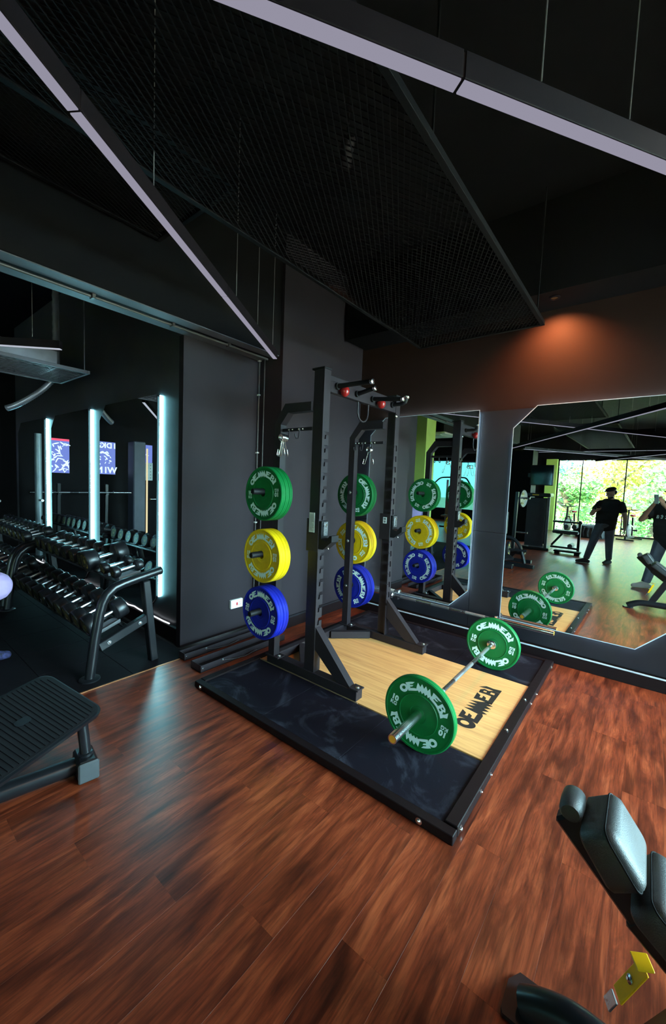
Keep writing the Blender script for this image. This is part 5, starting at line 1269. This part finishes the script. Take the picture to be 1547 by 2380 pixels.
m = MB(); m.bx(-6.62, -6.18, -7.0, -6.9, 0.5, 1.3, 0.03); m.build('back_pad', M['brown_board'], t, 0)
m = MB(); m.bx(-6.62, -6.18, -6.89, -6.5, 0.42, 0.5, 0.03); m.build('seat_pad', M['brown_board'], t, 0)
m = MB(); m.bx(-6.43, -6.37, -6.95, -6.6, 0.05, 0.4195, 0.004); m.build('seat_post', T_, t, 0)

# far end of the left room: backlit posters, barbell racks, a tall machine
def poster(label, y, zc, w_, h, draw, base):
    x = -10.1
    t = thing('poster', label, 'poster', (x, y, zc))
    m = MB(); m.bx(x+0.0005, x+0.03, y-w_/2-0.012, y+w_/2+0.012, zc-h/2-0.012, zc+h/2+0.012, 0.003); m.build('light_box', M['frame'], t, 0)
    m = MB(); m.bx(x+0.0302, x+0.031, y-w_/2, y+w_/2, zc-h/2, zc+h/2); m.build('print', base, t, 0)
    draw(t, x+0.0315, y, zc, w_, h)
def ptext(t, txt, x, y, z, size, mat, name='lettering'):
    for k, ch in enumerate(txt):
        vs, fs = text_mesh(ch, size, size*0.03); o = (k-(len(txt)-1)/2)*size*0.72
        m = MB(); m.add([(x, y+p.x+o, z+p.y) for p in vs], fs); m.build('letter', mat, t, 0)
def blob(m, x, y, z, a, b, ang):
    pts = [(y+(a*cos(q)*cos(ang)-b*sin(q)*sin(ang)), z+(a*cos(q)*sin(ang)+b*sin(q)*cos(ang))) for q in [2*pi*i/10 for i in range(10)]]
    m.add([(x, u, v) for u, v in pts], [tuple(range(10))])
def draw1(t, x, y, z, w_, h):
    m = MB(); rs = random.Random(11)
    for k in range(48): blob(m, x, y+rs.uniform(-0.44, 0.44)*w_, z+rs.uniform(-0.46, 0.36)*h, rs.uniform(0.02, 0.07), rs.uniform(0.006, 0.016), rs.uniform(-1.4, 1.4))
    m.build('figures', M['poster_white'], t, 0)
    m = MB(); m.add([(x, y-w_/2, z+h*0.44), (x, y+w_/2, z+h*0.44), (x, y+w_/2, z+h*0.5), (x, y-w_/2, z+h*0.5)], [(0, 1, 2, 3)]); m.build('red_band', M['poster_red'], t, 0)
def draw2(t, x, y, z, w_, h):
    ptext(t, 'IDK', x, y-w_*0.18, z+h*0.38, 0.17, M['poster_white']); ptext(t, 'HO', x, y+w_*0.34, z+h*0.43, 0.075, M['poster_white']); ptext(t, 'BU', x, y+w_*0.34, z+h*0.34, 0.075, M['poster_white'])
    ptext(t, 'WIN', x, y, z-h*0.38, 0.20, M['poster_white'])
    m = MB(); rs = random.Random(4)
    for k in range(18): blob(m, x, y+rs.gauss(0, 0.10)*w_/0.43, z+rs.uniform(-0.22, 0.20)*h, rs.uniform(0.015, 0.045), rs.uniform(0.008, 0.02), rs.uniform(0, 3))
    m.build('figures', M['poster_white'], t, 0)
def draw3(t, x, y, z, w_, h):
    m = MB()
    for k in range(5): m.tube([(x, y-0.10+0.05*k, z+h*0.22+0.03*((-1)**k)), (x, y-0.05+0.05*k, z+h*0.22-0.03*((-1)**k))], 0.004, 5)
    m.tube([(x, y-0.14, z+h*0.17), (x, y+0.12, z+h*0.20)], 0.004, 5); m.build('handwriting', M['poster_white'], t, 0)
    m = MB(); m.bx(x+0.002, x+0.006, y-w_*0.52, y+w_*0.42, z-h*0.62, z-h*0.06); pp = m.build('paper_sheet', M['paper'], t, 0)
    m = MB()
    for i in range(5):
        for j in range(5): blob(m, x+0.0065, y-w_*0.40+w_*0.17*i, z-h*0.14-h*0.10*j, 0.016, 0.012, 0.2)
    m.build('printed_figures', M['ink'], pp, 0)
poster('backlit blue poster with a red band and white figures', 0.86, 1.93, 0.40, 0.74, draw1, M['poster_blue'])
poster('backlit blue poster with big white letters above and below', -0.09, 1.95, 0.43, 0.76, draw2, M['poster_blue'])
poster('backlit plain blue poster with handwriting and a paper sheet pinned on', -0.98, 1.95, 0.46, 0.80, draw3, M['poster_blue'])
t = thing('storage_machine', 'tall dark machine upright standing before the far posters', 'machine', (-9.35, -0.45, 0))
m = MB(); m.bx(-9.5, -9.2, -0.62, -0.34, 0.05, 2.35, 0.02); m.build('column', pm('slate_grey_coat', (0.06, 0.06, 0.08), 0.5), t, 0)
m = MB(); m.bx(-9.65, -9.05, -0.75, -0.20, 0.002, 0.0495, 0.01); m.build('base', T_, t, 0)
m = MB(); m.bx(-9.199, -9.185, -0.66, -0.625, 0.2, 2.2); m.build('light_strip', M['led_warm'] if 'led_warm' in M else M.setdefault('led_warm', emit('pale_yellow_strip', (1.0, 0.85, 0.5), 0.9)), t, 0)
for i, (y0, y1, x, z, lab) in enumerate(((-0.3, 1.6, -9.3, 1.17, 'bench press stand with a bare bar under the red-banded poster'), (-2.3, -0.75, -9.3, 1.02, 'bench press stand with a bare bar under the plain blue poster'))):
    t = thing('press_stand', lab, 'stand', (x, (y0+y1)/2, 0))
    for y in ((y0+y1)/2-0.45, (y0+y1)/2+0.45):
        m = MB(); m.beam((x-0.05, y, 0.05), (x+0.0, y, z+0.18), 0.06, 0.06, (0, 1, 0), 0.004); m.bx(x-0.01, x+0.06, y-0.03, y+0.03, z-0.05, z-0.018); m.build('upright', T_, t, 0)
        m = MB(); m.bx(x-0.35, x+0.25, y-0.035, y+0.035, 0.002, 0.0495); m.build('foot', T_, t, 0)
    barbell('bare_barbell', 'bare chrome bar on the ' + lab.split(' with')[0] + (' left of the tall machine' if i == 0 else ' right of the tall machine'), y0, y1, x+0.05, z, 0.36)

# machine post and short bar at the far left edge
t = thing('cable_crossover', 'tall pale machine post at the far left edge of the dumbbell racks', 'machine', (-7.0, 1.44, 0))
m = MB(); m.cyl((-8.62, 1.62, 0.05), (-8.62, 1.62, 2.25), 0.055, n=16); m.build('post', M['postgrey'] if 'postgrey' in M else M.setdefault('postgrey', pm('pale_grey_post', (0.35, 0.42, 0.46), 0.35, 0.3)), t, 40)
m = MB(); m.bx(-8.90, -8.34, 1.35, 1.89, 0.002, 0.0495, 0.01); m.build('base', T_, t, 0)
m = MB(); m.cyl((-8.564, 1.62, 1.06), (-8.25, 1.66, 1.07), 0.022, n=12); m.build('short_bar', M['chrome'], t, 40)

# ------------------------------------------------------------------ trees outside the window
def tree(label, x, y, h, r, mat, seed, n=5200, leaf=0.20):
    rs = random.Random(seed)
    t = thing('tree', label, 'tree', (x, y, -0.5))
    m = MB()
    m.tube(spline([(x, y, -0.52), (x+0.1, y, h*0.2), (x-0.1, y+0.1, h*0.45), (x, y, h*0.75)], 5), [0.20-0.0075*i for i in range(16)], 10)
    for k in range(6):
        a = rs.uniform(0, 6.28); z0 = h*rs.uniform(0.2, 0.5)
        m.tube([(x, y, z0), (x+cos(a)*r*0.45, y+sin(a)*r*0.4, z0+h*0.18), (x+cos(a)*r*0.8, y+sin(a)*r*0.7, z0+h*0.32)], [0.09, 0.06, 0.03], 7)
    m.build('trunk', M['bark'], t, 50)
    cl_ = []
    for k in range(16):
        a = rs.uniform(0, 6.28); q = rs.uniform(0.1, 0.95); cl_.append((x+cos(a)*r*q, y+sin(a)*r*q*0.8, h*rs.uniform(0.10, 0.92)-0.2, r*rs.uniform(0.28, 0.5)))
    vs = []; fs = []
    for k in range(n):
        c = cl_[k % 16]; u = rs.gauss(0, 1); v = rs.gauss(0, 1); w_ = rs.gauss(0, 1); l = sqrt(u*u+v*v+w_*w_)+1e-6; q = c[3]*(0.55+0.5*rs.random())
        p = Vector((c[0]+u/l*q, c[1]+v/l*q, max(-0.45, c[2]+w_/l*q*0.8)))
        a = Vector((rs.uniform(-1, 1), rs.uniform(-1, 1), rs.uniform(-0.6, 0.6))).normalized(); b = a.cross(Vector((rs.uniform(-1, 1), rs.uniform(-1, 1), rs.uniform(-1, 1)))).normalized()
        s = leaf*rs.uniform(0.6, 1.3); i0 = len(vs)
        vs += [tuple(p-a*s*0.5), tuple(p+b*s*0.28), tuple(p+a*s*0.5), tuple(p-b*s*0.28)]; fs.append((i0, i0+1, i0+2, i0+3))
    m = MB(); m.v = vs; m.f = fs; m.build('foliage', mat, t, 0, 'stuff')
tree('yellow-green leafy tree filling the middle of the big window', -1.9, -17.0, 4.4, 2.7, M['leafA'], 1)
tree('bluish green tree at the left of the big window', -5.4, -16.0, 3.7, 2.2, M['leafC'], 2)
tree('broad yellow-green tree toward the right of the big window', 1.6, -16.5, 4.5, 2.7, M['leafA'], 3)
tree('yellow-green tree at the far right of the big window', 5.6, -17.5, 3.9, 2.6, M['leafA'], 4)
tree('green bushy tree low behind the bystander in the window', -0.2, -14.6, 3.0, 1.7, M['leafB'], 5, 4200, 0.17)
tree('green bush at the lower left of the big window', -3.6, -14.8, 2.8, 1.6, M['leafB'], 6, 4200, 0.17)
tree('tall yellow-green tree far behind the others', -4.2, -22.0, 4.2, 3.0, M['leafA'], 9)
tree('tall green tree far behind, right of the tall yellow-green one', 0.5, -22.5, 4.5, 3.2, M['leafA'], 10)
